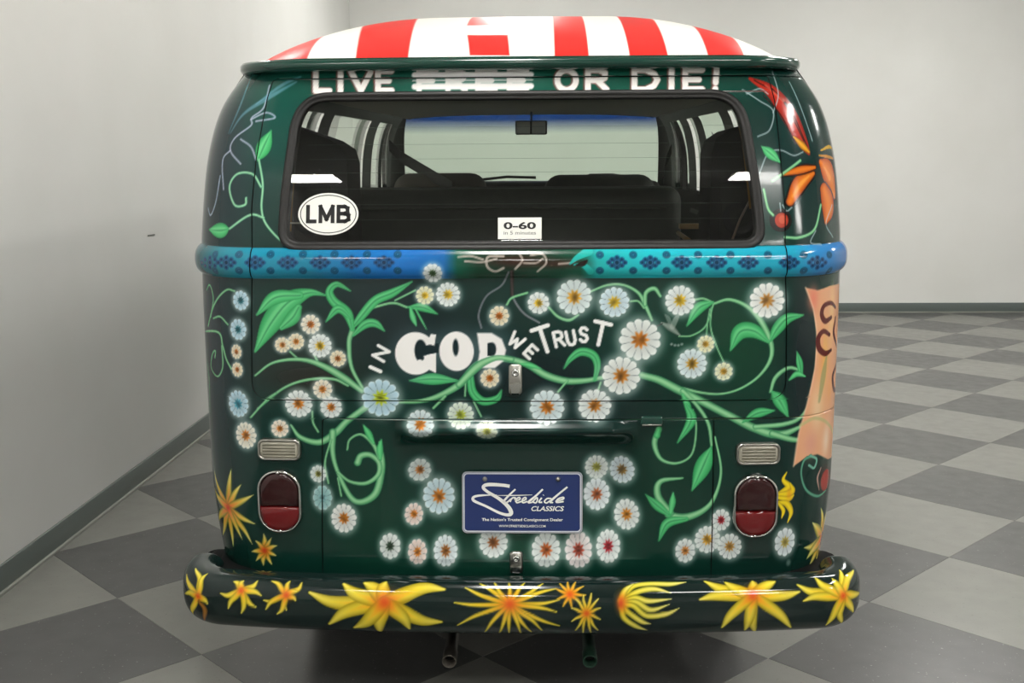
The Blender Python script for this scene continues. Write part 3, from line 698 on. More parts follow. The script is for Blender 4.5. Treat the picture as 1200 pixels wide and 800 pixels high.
# hummingbird
cv.stroke([(775, 378), (786, 384), (797, 393)], [1, 4, 1], '#9aa59c', '#4a5a50', .8); cv.stroke([(788, 383), (792, 374), (797, 366)], [3, 3, .6], '#aab4ac', None, .55); cv.stroke([(786, 381), (783, 373), (779, 368)], [2, 2.4, .5], '#9aa49c', None, .5); cv.stroke([(776, 379), (766, 384)], .7, '#222222')
for x in (787, 791, 795, 799): cv.disc((x, 405-abs(x-793)*.3), 1.6, 1.4, '#aeb6b4', .7)

# daisies
WH, BL, CR, PK, GR = '#e9f0ee', '#bcdcea', '#efe3c4', '#ecd9d0', '#e2efdc'
O1, O2, Y1, BR, RD, TE, YG = '#cf7a22', '#b8641c', '#d9b327', '#8a5a24', '#b0202a', '#1f6f7a', '#bfcf2a'
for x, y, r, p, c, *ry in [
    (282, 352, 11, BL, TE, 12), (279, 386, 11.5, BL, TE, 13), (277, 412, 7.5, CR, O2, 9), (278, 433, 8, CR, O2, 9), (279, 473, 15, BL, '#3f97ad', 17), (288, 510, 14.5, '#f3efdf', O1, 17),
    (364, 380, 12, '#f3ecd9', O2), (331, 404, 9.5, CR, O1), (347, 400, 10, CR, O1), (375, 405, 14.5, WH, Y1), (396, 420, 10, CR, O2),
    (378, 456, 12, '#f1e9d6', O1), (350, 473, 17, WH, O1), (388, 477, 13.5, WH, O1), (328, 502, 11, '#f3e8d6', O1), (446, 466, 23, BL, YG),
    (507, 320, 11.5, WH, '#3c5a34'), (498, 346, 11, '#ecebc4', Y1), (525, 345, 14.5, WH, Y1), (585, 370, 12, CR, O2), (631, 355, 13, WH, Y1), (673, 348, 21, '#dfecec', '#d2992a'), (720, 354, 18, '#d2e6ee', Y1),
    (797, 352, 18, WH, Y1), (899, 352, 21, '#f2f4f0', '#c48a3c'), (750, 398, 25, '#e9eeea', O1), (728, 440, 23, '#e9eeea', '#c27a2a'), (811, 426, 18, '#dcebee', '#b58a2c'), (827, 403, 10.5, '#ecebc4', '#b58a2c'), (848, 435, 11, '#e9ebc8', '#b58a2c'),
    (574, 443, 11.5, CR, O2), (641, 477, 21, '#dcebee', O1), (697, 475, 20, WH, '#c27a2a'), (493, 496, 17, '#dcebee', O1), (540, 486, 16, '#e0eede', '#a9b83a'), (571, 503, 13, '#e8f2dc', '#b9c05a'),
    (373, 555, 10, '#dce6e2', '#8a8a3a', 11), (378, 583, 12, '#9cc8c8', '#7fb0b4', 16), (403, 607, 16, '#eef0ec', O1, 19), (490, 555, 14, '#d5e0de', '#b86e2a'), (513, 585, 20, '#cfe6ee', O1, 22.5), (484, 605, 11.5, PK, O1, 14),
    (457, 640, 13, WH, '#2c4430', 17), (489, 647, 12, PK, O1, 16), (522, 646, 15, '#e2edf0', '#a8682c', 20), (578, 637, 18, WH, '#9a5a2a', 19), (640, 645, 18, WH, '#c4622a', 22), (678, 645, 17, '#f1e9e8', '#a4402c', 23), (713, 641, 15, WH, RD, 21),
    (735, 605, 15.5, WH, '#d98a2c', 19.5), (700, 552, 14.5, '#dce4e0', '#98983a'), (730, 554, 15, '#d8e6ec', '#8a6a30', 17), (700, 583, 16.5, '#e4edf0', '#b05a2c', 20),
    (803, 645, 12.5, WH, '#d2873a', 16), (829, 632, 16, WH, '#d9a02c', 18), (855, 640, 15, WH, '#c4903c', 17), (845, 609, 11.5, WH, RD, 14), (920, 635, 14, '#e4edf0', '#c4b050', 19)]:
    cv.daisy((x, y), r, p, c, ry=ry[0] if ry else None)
cv.disc((924, 659), 3, 4, '#9fb4ac', .5, 3)
# yellow star flowers on the corners
cv.star((267.3, 594.7), [(250.8, 549.4), (270.9, 549.4), (282.7, 567.2), (297, 579.6), (299.7, 614), (295.6, 637.3), (273.6, 641.5), (261.2, 627.7), (253.5, 609.9), (248.9, 571.4), (284, 632)], 5.6)
cv.star((310, 645), [(309, 625), (318, 630), (325, 639), (324, 651), (319, 662), (309, 663), (300, 657), (295, 646), (299, 633)], 3.6, cr=5)
cv.star((962, 630.5), [(962, 594.7), (970, 597), (952, 612), (942, 641.5), (948, 663), (956, 660), (967, 652), (972, 620), (945, 655)], 8.)
for p, w in (([(914, 578), (924, 570), (918, 562), (922, 553)], [3, 4, 2.4, .6]), ([(914, 579), (924, 578), (929, 574), (926, 566)], [3, 4.5, 3.4, .8]), ([(913, 583), (924, 584), (930, 580)], [2.4, 3.6, 1]), ([(913, 588), (922, 590), (927, 600), (923, 612)], [2, 4, 3, .6]), ([(913, 590), (918, 598), (916, 607)], [2, 2.6, .6])):
    cv.stroke(p, w, '#f0d81e', '#b8941a')
cv.blot((925, 579), 4, 8, '#e08a1c', .6)

# split the painted skin into its panels
van = bpy.data.objects.new('camper_van', None); van.location = (0, 0, 0)
link(van, None, label='vintage camper van painted dark green with daisies, vines and a red-striped white roof', category='van')
m_art = art_mat('airbrushed_paint', .14, .12)
parts = {}; k0 = 0
for (part, S, Z, dep) in patches:
    n = S.size; V = body(S, Z).reshape(-1, 3)
    if dep is not None: V[:, 1] += dep.ravel()
    nz, ns = S.shape; idx = np.arange(n).reshape(nz, ns)
    Fq = np.stack([idx[:-1, :-1], idx[:-1, 1:], idx[1:, 1:], idx[1:, :-1]], -1).reshape(-1, 4)
    d = parts.setdefault(part, [[], [], [], 0]); d[0].append(V); d[1].append(Fq+d[3]); d[2].append(cv.c[k0:k0+n]); d[3] += n; k0 += n
skin = {}
for part, nm in (('body', 'body_shell'), ('tailgate', 'tailgate'), ('lid', 'engine_lid')):
    d = parts[part]; skin[part] = mesh_np(nm, np.vstack(d[0]), np.vstack(d[1]), m_art, van, np.vstack(d[2]))

# ------------------------------------------------------------------ van: shared materials
m_black = mat('black_rubber', '#090a0a', .8, spec=.15); m_seal = mat('window_rubber', '#121110', .5, noise=('#1b1917', 30, .4, .7, 3))
m_chrome = mat('chrome', '#c9c9c6', .12, 1.); m_dull = mat('dull_chrome', '#a8a69f', .3, 1.)
m_green = mat('green_paint', '#0d3a30', .15, coat=.5); m_under = mat('underbody_black', '#080808', .9, spec=.1)
m_trim = mat('dark_trim', '#2b2a28', .6); m_seat = mat('seat_vinyl', '#1d211c', .55, noise=('#262b24', 40, .4, .7, 3))
m_cloth = mat('grey_cloth', '#3b3a39', .9, bump=(250, .3)); m_head = mat('headliner', '#a8a498', .9)
m_white = mat('white_print', '#f2f2ec', .4); m_ink = mat('black_print', '#151515', .5)
m_glass = glass_mat('window_glass', '#f2f6f2'); m_ws = glass_mat('windshield_glass', '#e0eee2', grad=(1.665, 1.745, '#1f4a94'))

# dark weatherstrip behind every shut line, so that the gaps read black
def strip(name, pts, half, off, m, parent):
    P = catmull(np.array(pts), 6) if False else np.array(pts); V = []; Fs = []; n = len(P)
    for i in range(n):
        t = P[(i+1) % n]-P[i-1]; t /= np.linalg.norm(t)+1e-12; nn = np.array([-t[1], t[0]])
        for sgn in (-1, 1):
            q = P[i]+nn*half*sgn; V.append(body(q[0], q[1], off))
    for i in range(n):
        j = (i+1) % n; Fs.append((2*i, 2*i+1, 2*j+1, 2*j))
    return mesh_py(name, V, Fs, m, parent, True)
def dense(poly, d=.02):
    out = []
    for i in range(len(poly)):
        a, b = poly[i], poly[(i+1) % len(poly)]; n = max(1, int(np.linalg.norm(b-a)/d))
        for k in range(n): out.append(a+(b-a)*k/n)
    return np.array(out)
strip('weatherstrip', dense(tg_poly), .014, -.007, m_black, van); strip('weatherstrip', dense(ld_poly), .012, -.006, m_black, van)

# rear window: rubber seal, glass, heater wires
wd = dense(wn_poly, .012); cen = wd.mean(0)
def window_loop(inset, off):
    P = []; n = len(wd)
    for i in range(n):
        t = wd[(i+1) % n]-wd[i-1]; t /= np.linalg.norm(t); nn = np.array([-t[1], t[0]])
        if nn @ (cen-wd[i]) < 0: nn = -nn
        q = wd[i]+nn*inset; P.append(body(q[0], q[1], off, raw=True))
    return P
def loft(name, loops, m, parent, close=True):
    n = len(loops[0]); V = [p for L in loops for p in L]; Fs = []
    for k in range(len(loops)-1):
        for i in range(n):
            j = (i+1) % n; Fs.append((k*n+i, k*n+j, (k+1)*n+j, (k+1)*n+i))
    return mesh_py(name, V, Fs, m, parent, True)
tail = skin['tailgate']
def glass_pt(s, z, off=0.):
    s, z = np.broadcast_arrays(np.asarray(s, float), np.asarray(z, float)); Y = _smooth(z, ZY, YY)+.013-off
    return np.stack([s, Y, z+K*(Y-YREF)], -1)
loft('window_seal', [window_loop(a, b) for a, b in ((-.004, -.004), (-.004, .004), (.001, .0075), (.007, .006), (.010, .0025), (.013, .004), (.017, .002), (.019, -.006), (.019, -.02))], m_seal, tail)
zz = np.linspace(zwb+.004, zwt-.004, 24); tt = np.linspace(0, 1, 32)
SS = (wL(zz)+.004)[:, None]+((wR(zz)-wL(zz)-.008))[:, None]*tt; ZZ = np.repeat(zz[:, None], 32, 1)
GV = glass_pt(SS, ZZ).reshape(-1, 3); ix = np.arange(GV.shape[0]).reshape(24, 32)
GF = np.stack([ix[:-1, :-1], ix[:-1, 1:], ix[1:, 1:], ix[1:, :-1]], -1).reshape(-1, 4)
mesh_np('window_glass', GV, GF, m_glass, tail)
m_wire = mat('heater_wire', '#5c6a60', .6)
for y in (150, 170, 187, 203, 222, 240, 258):
    q = at([(360, y), (868, y-3)]); V = []; Fs = []
    for k in range(33):
        s = q[0, 0]+(q[1, 0]-q[0, 0])*k/32; z = q[0, 1]
        V += [glass_pt(s, z-.00035, -.001), glass_pt(s, z+.00035, -.001)]
        if k: Fs.append((2*k-2, 2*k, 2*k+1, 2*k-1))
    mesh_py('heater_wire', V, Fs, m_wire, tail)

# ---- roof with gutter
def plan(w, y0, R, th, n_s, s_end):
    """half plan curve from the rear centre round the corner, s_end metres along"""
    a = (w-R*(1-math.sin(th)))*th/math.sin(th); q = np.linspace(0, s_end, n_s); LC = R*(math.pi/2-th)
    ph = np.where(q < a, q/a*th, np.minimum(th+(q-a)/R, math.pi/2))
    x = np.where(q < a, a/th*np.sin(ph), a/th*math.sin(th)+R*(np.sin(ph)-math.sin(th)))
    y = y0+np.where(q < a, a/th*(1-np.cos(ph)), a/th*(1-math.cos(th))+R*(math.cos(th)-np.cos(ph)))+np.maximum(q-a-LC, 0)
    return x, y, ph
def outline(w, y0, R, n=260):
    a = (w-R*(1-math.sin(TH)))*TH/math.sin(TH); L = a+R*(math.pi/2-TH)
    x0, y_0, _ = plan(w, y0, R, TH, n, L)
    ys = np.linspace(y_0[-1], YM, 24)[1:]
    X = np.concatenate([x0, np.full(23, w)]); Y = np.concatenate([y_0, ys])           # rear centre -> right mid
    X = np.concatenate([X, X[::-1][1:]]); Y = np.concatenate([Y, (2*YM-Y)[::-1][1:]])    # -> front centre
    return X, Y
ox, oy = outline(.700, 2.712, .15)
full_x = np.concatenate([ox, -ox[::-1][1:-1]]); full_y = np.concatenate([oy, oy[::-1][1:-1]])
ZG = 1.722
def gut(name, prof, m):
    """sweep a (inset, height) profile round the roof outline"""
    n = len(full_x); tx = np.roll(full_x, -1)-np.roll(full_x, 1); ty = np.roll(full_y, -1)-np.roll(full_y, 1); L = np.hypot(tx, ty)
    nx, ny = ty/L, -tx/L
    V = []; Fs = []; k = len(prof)
    for (i_, h) in prof:
        X = full_x+nx*i_; Y = full_y+ny*i_; V.append(np.stack([X, Y, np.full(n, h)+K*(Y-YREF)], -1))
    V = np.vstack(V); idx = np.arange(k*n).reshape(k, n)
    Fq = [(idx[a, b], idx[(a+1) % k, b], idx[(a+1) % k, (b+1) % n], idx[a, (b+1) % n]) for a in range(k) for b in range(n)]
    return mesh_np(name, V, Fq, m, van)
gut('rain_gutter', [(-.02, 1.706), (.014, 1.701), (.024, 1.704), (.029, 1.712), (.029, 1.722), (.024, 1.729), (.016, 1.727), (.010, 1.722), (-.02, 1.722)], m_green)
# roof skin: rings from the gutter up to the ridge
rx_, ry_ = outline(.688, 2.726, .14, 420)
rx_ = np.concatenate([rx_, -rx_[::-1][1:-1]]); ry_ = np.concatenate([ry_, ry_[::-1][1:-1]])
NR = 150; tr_ = np.linspace(0, 1, NR)**1.25; RISE = .190
spx = rx_*.18; spy = np.clip(ry_, 3.55, 2*YM-3.55)
def roof_z(t): return (1-(1-t)**2.0)**.85
RV = []
for t in tr_:
    X = rx_*(1-t)+spx*t; Y = ry_*(1-t)+spy*t; RV.append(np.stack([X, Y, ZG+RISE*roof_z(t)+K*(Y-YREF)], -1))
RV = np.array(RV)                            # NR x n x 3
roof_flat = RV.reshape(-1, 3); n = RV.shape[1]; idx = np.arange(NR*n).reshape(NR, n)
RF = np.stack([idx[:-1], np.roll(idx, -1, 1)[:-1], np.roll(idx, -1, 1)[1:], idx[1:]], -1).reshape(-1, 4)
rpx = proj(roof_flat); front = (roof_flat[:, 1] < 3.9)
def roof_at(px):
    out = []
    for p in np.atleast_2d(np.asarray(px, float)):
        d = (rpx[:, 0]-p[0])**2+(rpx[:, 1]-p[1])**2+np.where(front, 0, 1e9)+2*(roof_flat[:, 1]-2.7)**2; out.append(roof_flat[d.argmin(), :2])
    return np.array(out)
rcv = Canvas(roof_flat[:, 0].copy(), roof_flat[:, 1].copy(), hexc('#eceae2'), roof_at)
REDP = '#d62a26'
for a, b in ((650, 690), (738, 783), (830, 872)):
    xa, xb = roof_at([(a, 66)])[0][0], roof_at([(b, 66)])[0][0]
    rcv.poly([(xa, 2.6), (xb, 2.6), (xb, 7.0), (xa, 7.0)], REDP, 1, 1.5, raw=True)
xa, xb = roof_at([(425, 66)])[0][0], roof_at([(482, 66)])[0][0]
rcv.poly([(xa, 2.6), (xb, 2.6), (xb-.05, 3.5), (xa-.09, 3.5)], REDP, 1, 1.5, raw=True)
xa, xb = roof_at([(300, 67)])[0][0], roof_at([(361, 66)])[0][0]
rcv.poly([(-.8, 2.6), (xb, 2.6), (xb, 3.5), (-.8, 3.5)], REDP, 1, 1.5, raw=True)
p4 = roof_at([(551, 65), (597, 65), (595, 41), (548, 41)]); rcv.poly(p4, REDP, 1, 1.5, raw=True)
p4 = roof_at([(549, 26.5), (590, 25.5)]); ya = p4[:, 1].mean(); rcv.poly([(p4[0, 0], ya-.06), (p4[1, 0], ya-.06), (p4[1, 0], ya+.25), (p4[0, 0], ya+.25)], REDP, 1, 1.5, raw=True)
m_roof = art_mat('roof_paint', .3, 0., .12)
mesh_np('roof', roof_flat, RF, m_roof, van, rcv.c)
# ridge cap closing the roof centre
cap = RV[-1]; mesh_py('roof_centre', cap, [tuple(range(n))], mat('roof_white', '#eceae2', .16, coat=.4), van, True)
# headliner inside
hx_ = np.linspace(-.69, .69, 40); hy_ = np.linspace(2.80, 6.15, 30); HX, HY = np.meshgrid(hx_, hy_)
ey = np.clip((HY-2.80)/.45, 0, 1)
HZ = 1.675+.145*(1-np.abs(HX/.69)**3)**.8*(1-(1-ey)**2.2)*(1-.85*np.clip((HY-5.4)/.75, 0, 1)**2)+K*(HY-YREF)
ixh = np.arange(1200).reshape(30, 40)
mesh_np('headliner', np.stack([HX, HY, HZ], -1).reshape(-1, 3), np.stack([ixh[:-1, :-1], ixh[:-1, 1:], ixh[1:, 1:], ixh[1:, :-1]], -1).reshape(-1, 4), m_head, van)

# ---- sides and front
def side_patch(name, sgn, y0, y1, zlo, zhi, m, parent, off=0., ny=24, nz=16):
    yy = np.linspace(y0, y1, ny); V = []
    for y in yy:
        lo = zlo(y) if callable(zlo) else zlo
        z = np.linspace(lo, zhi, nz); x = sgn*(_smooth(z, ZW, WW)+bulge(z)+off); V.append(np.stack([x, np.full(nz, y), z+K*(y-YREF)], -1))
    V = np.array(V).reshape(-1, 3); i = np.arange(ny*nz).reshape(ny, nz)
    return mesh_np(name, V, np.stack([i[:-1, :-1], i[1:, :-1], i[1:, 1:], i[:-1, 1:]], -1).reshape(-1, 4), m, parent)
AX_R, AX_F, WR_ = 3.48, 5.58, .31
def arch(y):
    z = .405
    for c in (AX_R, AX_F):
        d = abs(y-c)
        if d < .37: z = max(z, .33+math.sqrt(.37**2-d*d))
    return z
YS0, YS1 = 2.97, 2*YM-2.97
WIN = [(3.12, 3.95), (4.12, 5.05), (5.28, 5.86)]; ZW0, ZW1 = 1.30, 1.645
side_x = lambda z: float(_smooth(np.array(z), ZW, WW))
for sgn in (-1, 1):
    sp_ = side_patch('side_panel', sgn, YS0-.08, YS1+.05, arch, 1.30, m_green, van, ny=200, nz=40)
    side_patch('cant_rail', sgn, YS0-.08, YS1+.05, ZW1, 1.735, m_green, van)
    edges = [YS0-.08]+[v for w_ in WIN for v in w_]+[YS1+.05]
    for k in range(0, len(edges), 2):
        side_patch('side_pillar', sgn, edges[k], edges[k+1], 1.29, ZW1+.01, m_green, van, ny=6)
    # inner trim
    for k in range(0, len(edges), 2):
        a, b = edges[k], edges[k+1]
        side_patch('pillar_trim', sgn, a-.015, b+.015, 1.2, 1.72, m_trim, van, off=-.05, ny=6)
    side_patch('side_trim', sgn, 2.9, 6.0, .7, ZW0, mat('side_lining', '#24231f', .8), van, off=-.055); side_patch('side_trim', sgn, 2.9, 6.0, ZW1-.005, 1.725, m_trim, van, off=-.05)
    for (a, b) in WIN: side_patch('side_window', sgn, a-.01, b+.01, ZW0-.01, ZW1+.01, m_glass, van, off=-.02, ny=6)
    # quarter trim by the rear corner, seen through the rear window
def front_grid(z0, z1, s0, s1, off=0., ns=60, nz=20):
    S = np.linspace(s0, s1, ns); Z = np.linspace(z0, z1, nz); SS_, ZZ_ = np.meshgrid(S, Z)
    V = body(SS_, ZZ_, off, flip=True).reshape(-1, 3); i = np.arange(ns*nz).reshape(nz, ns)
    return V, np.stack([i[:-1, :-1], i[:-1, 1:], i[1:, 1:], i[1:, :-1]], -1).reshape(-1, 4)
for nm, z0, z1, s0, s1, m, off in (('front_panel', .40, 1.30, -1.0, 1.0, m_green, 0), ('front_header', 1.725, 1.74, -1.0, 1.0, m_green, 0), ('windshield_pillar', 1.29, 1.735, -1.0, -.76, m_green, 0), ('windshield_pillar', 1.29, 1.735, .76, 1.0, m_green, 0),
                              ('windshield', 1.28, 1.73, -.77, .77, m_ws, -.015), ('pillar_trim', 1.2, 1.73, -1.0, -.75, m_trim, -.03), ('pillar_trim', 1.2, 1.73, .75, 1.0, m_trim, -.03)):
    V, Fq = front_grid(z0, z1, s0, s1, off); mesh_np(nm, V, Fq, m, van)

# underside: floor pan, engine, rear apron
box('floor_pan', (-.76, 2.72, .40), (.76, 6.2, .44), m_under, van)
box('engine', (-.40, 2.66, .27), (.40, 3.05, .46), m_under, van, .03)
box('muffler', (-.33, 2.70, .26), (.33, 2.84, .37), mat('muffler_steel', '#15120f', .7), van, .05)
box('rear_apron', (-.74, 2.56, .385), (.74, 2.75, .43), m_under, van, .02)
# wheels
m_tyre = mat('tyre_rubber', '#101011', .75); m_rim = mat('wheel_steel', '#9a9a96', .35, .6)
for wx in (-.62, .62):
    for wy in (AX_R, AX_F):
        sg = 1 if wx > 0 else -1
        w_ = lathe('tyre', [(.19, -.075), (.25, -.088), (.29, -.085), (WR_-.004, -.07), (WR_, -.05), (WR_, .05), (WR_-.004, .07), (.29, .085), (.25, .088), (.19, .075)], (wx, wy, WR_), (sg, 0, 0), m_tyre, van)
        lathe('rim', [(.0, .03), (.06, .05), (.12, .03), (.17, .05), (.195, .075), (.195, -.075)], (wx, wy, WR_), (sg, 0, 0), m_rim, w_)

# ------------------------------------------------------------------ bumper
BW, BY, BRAD, BTH = .872, 2.475, .135, .10
a_ = (BW-BRAD*(1-math.sin(BTH)))*BTH/math.sin(BTH); L_ = a_+BRAD*(math.pi/2-BTH)+.045
bx_, by_, bph = plan(BW, BY, BRAD, BTH, 420, L_)
q_ = np.linspace(0, L_, 420)
bs = np.concatenate([-q_[::-1], q_[1:]]); BX = np.concatenate([-bx_[::-1], bx_[1:]]); BYY = np.concatenate([by_[::-1], by_[1:]]); PHI = np.concatenate([-bph[::-1], bph[1:]])
NS_ = 200; an = np.linspace(0, 2*math.pi, NS_, endpoint=False)
sn = np.sign(np.sin(an))*np.abs(np.sin(an))**.80; cn = np.sign(np.cos(an))*np.abs(np.cos(an))**.80
HZ_, HN_ = .070, .052
# taper towards the tips
tp = np.clip((L_-np.abs(bs))/.03, 0, 1); tp = .25+.75*np.sqrt(1-(1-tp)**2)
zc = .388+.012*np.clip((np.abs(bs)-.55)/.5, 0, 1)**2
BV = np.zeros((len(bs), NS_, 3))
for k in range(NS_):
    o_ = HN_*cn[k]*tp-HN_*.9
    BV[:, k, 0] = BX+np.sin(PHI)*o_; BV[:, k, 1] = BYY-np.cos(PHI)*o_; BV[:, k, 2] = zc+HZ_*sn[k]*tp
seg = np.hypot(np.diff(np.append(HN_*cn, HN_)), np.diff(np.append(HZ_*sn, 0))); arc = np.concatenate([[0], np.cumsum(seg)[:-1]]); arc = np.where(an > math.pi, arc-seg.sum(), arc)
BU = np.repeat(bs[:, None], NS_, 1).ravel(); BVv = np.repeat(arc[None], len(bs), 0).ravel()
bflat = BV.reshape(-1, 3); bpx = proj(bflat)
nrm = np.stack([np.sin(PHI)[:, None]*cn[None], -np.cos(PHI)[:, None]*cn[None], np.repeat(sn[None], len(bs), 0)], -1).reshape(-1, 3)
face_ = ((CAM-bflat)*nrm).sum(1) > 0
def bump_at(px):
    out = []
    for p in np.atleast_2d(np.asarray(px, float)):
        d = (bpx[:, 0]-p[0])**2+(bpx[:, 1]-p[1])**2+np.where(face_, 0, 1e9); k = d.argmin(); out.append((BU[k], BVv[k]))
    return np.array(out)
bc_ = Canvas(BU, BVv, hexc('#10211f'), bump_at)
# bumper flowers: list of petal strokes from the heart
def flower(c, tips, w, heart='#e2581c', mid='#f2cf1e', tip='#efe05a', cr=7, bend=.12):
    C = np.array(c, float)
    for k, t in enumerate(tips):
        t = np.array(t, float); d = t-C; nn = np.array([-d[1], d[0]])*bend*(1 if k % 2 else -1)
        pts = [tuple(C), tuple(C+d*.35+nn*.6), tuple(C+d*.7+nn), tuple(t)]
        bc_.stroke(pts, [w*.8, w*1.05, w*.85, max(.9, w*.22)], mid, '#9c8a14', tip=tip, soft=1.8, alpha=.98)
        bc_.stroke(pts[:3], [w*.45, w*.3, .3], '#f08a1c', None, .6, 2.5, tip='#f8e030')
    bc_.blot(c, cr*1.3, cr*1.2, '#ee7c1a', .85); bc_.blot(c, cr*.6, cr*.6, heart, .95)
flower((232, 699), [(219, 672), (229, 666), (243, 672), (217, 695), (243, 706), (226, 724)], 4.2, cr=5)
bc_.stroke([(233, 704), (240, 715), (241, 728)], [2, 4, 1], '#a06a28', '#3a2a10')
flower((283, 692), [(259, 695), (274, 681), (285, 680), (302, 681), (306, 698), (300, 711), (283, 718), (268, 712)], 3.6, cr=5)
flower((335, 697), [(309, 703), (319, 681), (340, 681), (354, 683), (346, 704), (336, 714), (325, 719), (312, 713), (348, 693)], 3.2, mid='#f2b21e', cr=6)
flower((450, 706), [(363, 694), (386, 731), (403, 684), (428, 683), (452, 682), (492, 684), (521, 690), (517, 728), (480, 736), (446, 740), (415, 735)], 8.5, cr=12, bend=.09)
flower((597, 708), [(533, 706), (537, 732), (545, 688), (563, 684), (580, 683), (597, 683), (615, 683), (636, 684), (651, 690), (655, 703), (652, 716), (655, 733), (635, 738), (622, 740), (610, 741), (597, 741), (585, 741), (568, 740)], 2.7, mid='#eebb22', tip='#ecd94c', cr=10, bend=.03)
flower((668, 696), [(652, 690), (656, 684), (665, 682), (674, 682), (683, 687), (686, 697), (680, 706), (670, 712), (660, 710), (653, 702)], 2.0, mid='#ee9a22', tip='#f0b83a', cr=6, bend=.02)
flower((687, 718), [(670, 712), (675, 702), (684, 697), (693, 695), (701, 702), (703, 712), (703, 726), (700, 738), (692, 741), (683, 741), (675, 738), (670, 728)], 2.0, mid='#ecc028', tip='#ecdc6a', cr=5, bend=.02)
for pts in ([(728, 704), (740, 688), (760, 684), (785, 684), (804, 682)], [(728, 705), (745, 694), (765, 690), (786, 694)], [(728, 706), (744, 700), (760, 704), (786, 702)], [(729, 708), (745, 705), (762, 714), (784, 708)], [(729, 709), (742, 710), (758, 722), (780, 720), (796, 712)], [(729, 711), (738, 718), (752, 728), (762, 731)], [(728, 712), (732, 724), (746, 734), (758, 738)], [(727, 703), (732, 692), (742, 684)]):
    bc_.stroke(pts, [3.5]+[3.4]*(len(pts)-2)+[.6], '#ead726', '#7d7a14', tip='#efe58a', soft=1.6)
bc_.blot((729, 706), 7, 12, '#ea8a1c', .9); bc_.blot((727, 706), 4, 8, '#d2481c', .9)
flower((882, 698), [(826, 681), (820, 702), (850, 682), (882, 681), (908, 681), (937, 693), (927, 735), (884, 740), (873, 738), (846, 735)], 6.5, cr=9, bend=.05)
flower((988, 698), [(934, 685), (942, 704), (955, 677), (984, 668), (1000, 668), (1007, 694), (1000, 717), (986, 731), (968, 732), (975, 678)], 5.2, cr=6, bend=.06)
ti = np.nonzero(np.abs(BU) > L_-.03)[0]; bc_.c[ti] = hexc('#10211f')
nb = len(bs); ib = np.arange(nb*NS_).reshape(nb, NS_)
BF = np.stack([ib[:-1], np.roll(ib, -1, 1)[:-1], np.roll(ib, -1, 1)[1:], ib[1:]], -1).reshape(-1, 4)
m_bump = art_mat('bumper_paint', .10, .2)
bump = mesh_np('rear_bumper', bflat, BF, m_bump, van, bc_.c)
for e in (0, -1): mesh_py('end_cap', BV[e], [tuple(range(NS_))], m_black, bump)
box('bumper_bracket', (-.45, 2.56, .36), (-.39, 2.8, .41), m_under, bump); box('bumper_bracket', (.39, 2.56, .36), (.45, 2.8, .41), m_under, bump)
# black splash seal between body corner and bumper tip
for sgn in (-1, 1):
    V = []; zf = .425; ss = np.linspace(.55, 1.0, 24)
    for s_ in ss:
        p = body(sgn*s_, .44, -.01); i_ = np.argmin(np.hypot(BX-p[0], BYY-p[1])); i2 = np.argmin(np.abs(bs-sgn*(s_+.0)))
        V += [p, (BX[i2]-np.sin(PHI[i2])*.07, BYY[i2]+np.cos(PHI[i2])*.07, .43)]
    mesh_py('splash_seal', V, [(2*k, 2*k+1, 2*k+3, 2*k+2) for k in range(len(ss)-1)], m_black, van, True)

for x_, y_, sg in ((247, 662, -1), (974, 664, 1)):
    c = at_Y(x_, y_, 2.74); xs_ = sorted((c[0]+sg*.015, c[0]-sg*.085)); box('bumper_end_pad', (xs_[0], 2.67, .40), (xs_[1], 2.80, c[2]+.032), m_black, bump, .028, 4)

# ------------------------------------------------------------------ fittings laid on the skin
def surf_loop(px, w, h, r, off, n=8, squash=1.):
    """rounded rectangle in the tangent plane at a photo point (sizes in photo pixels)"""
    o, t, u, nrm_ = frame(px); w, h, r = w*MPP/2, h*MPP/2, r*MPP; P = []
    for (sx, sy, a0) in ((1, 1, 0), (-1, 1, 90), (-1, -1, 180), (1, -1, 270)):
        for k in range(n+1):
            a = math.radians(a0+90*k/n); P.append(o+t*(sx*(w-r)+r*math.cos(a))+u*(sy*(h-r)+r*math.sin(a))+nrm_*off)
    return P
def layered(name, px, rings, m, parent, closed_top=True):
    """rings: (w, h, r, off) stacked into a domed plate"""
    loops = [surf_loop(px, *q) for q in rings]; n = len(loops[0]); V = [p for L in loops for p in L]; Fs = []
    for k in range(len(loops)-1):
        for i in range(n): j = (i+1) % n; Fs.append((k*n+i, k*n+j, (k+1)*n+j, (k+1)*n+i))
    if closed_top: Fs.append(tuple(range((len(loops)-1)*n, len(loops)*n)))
    return mesh_py(name, V, Fs, m, parent, True)

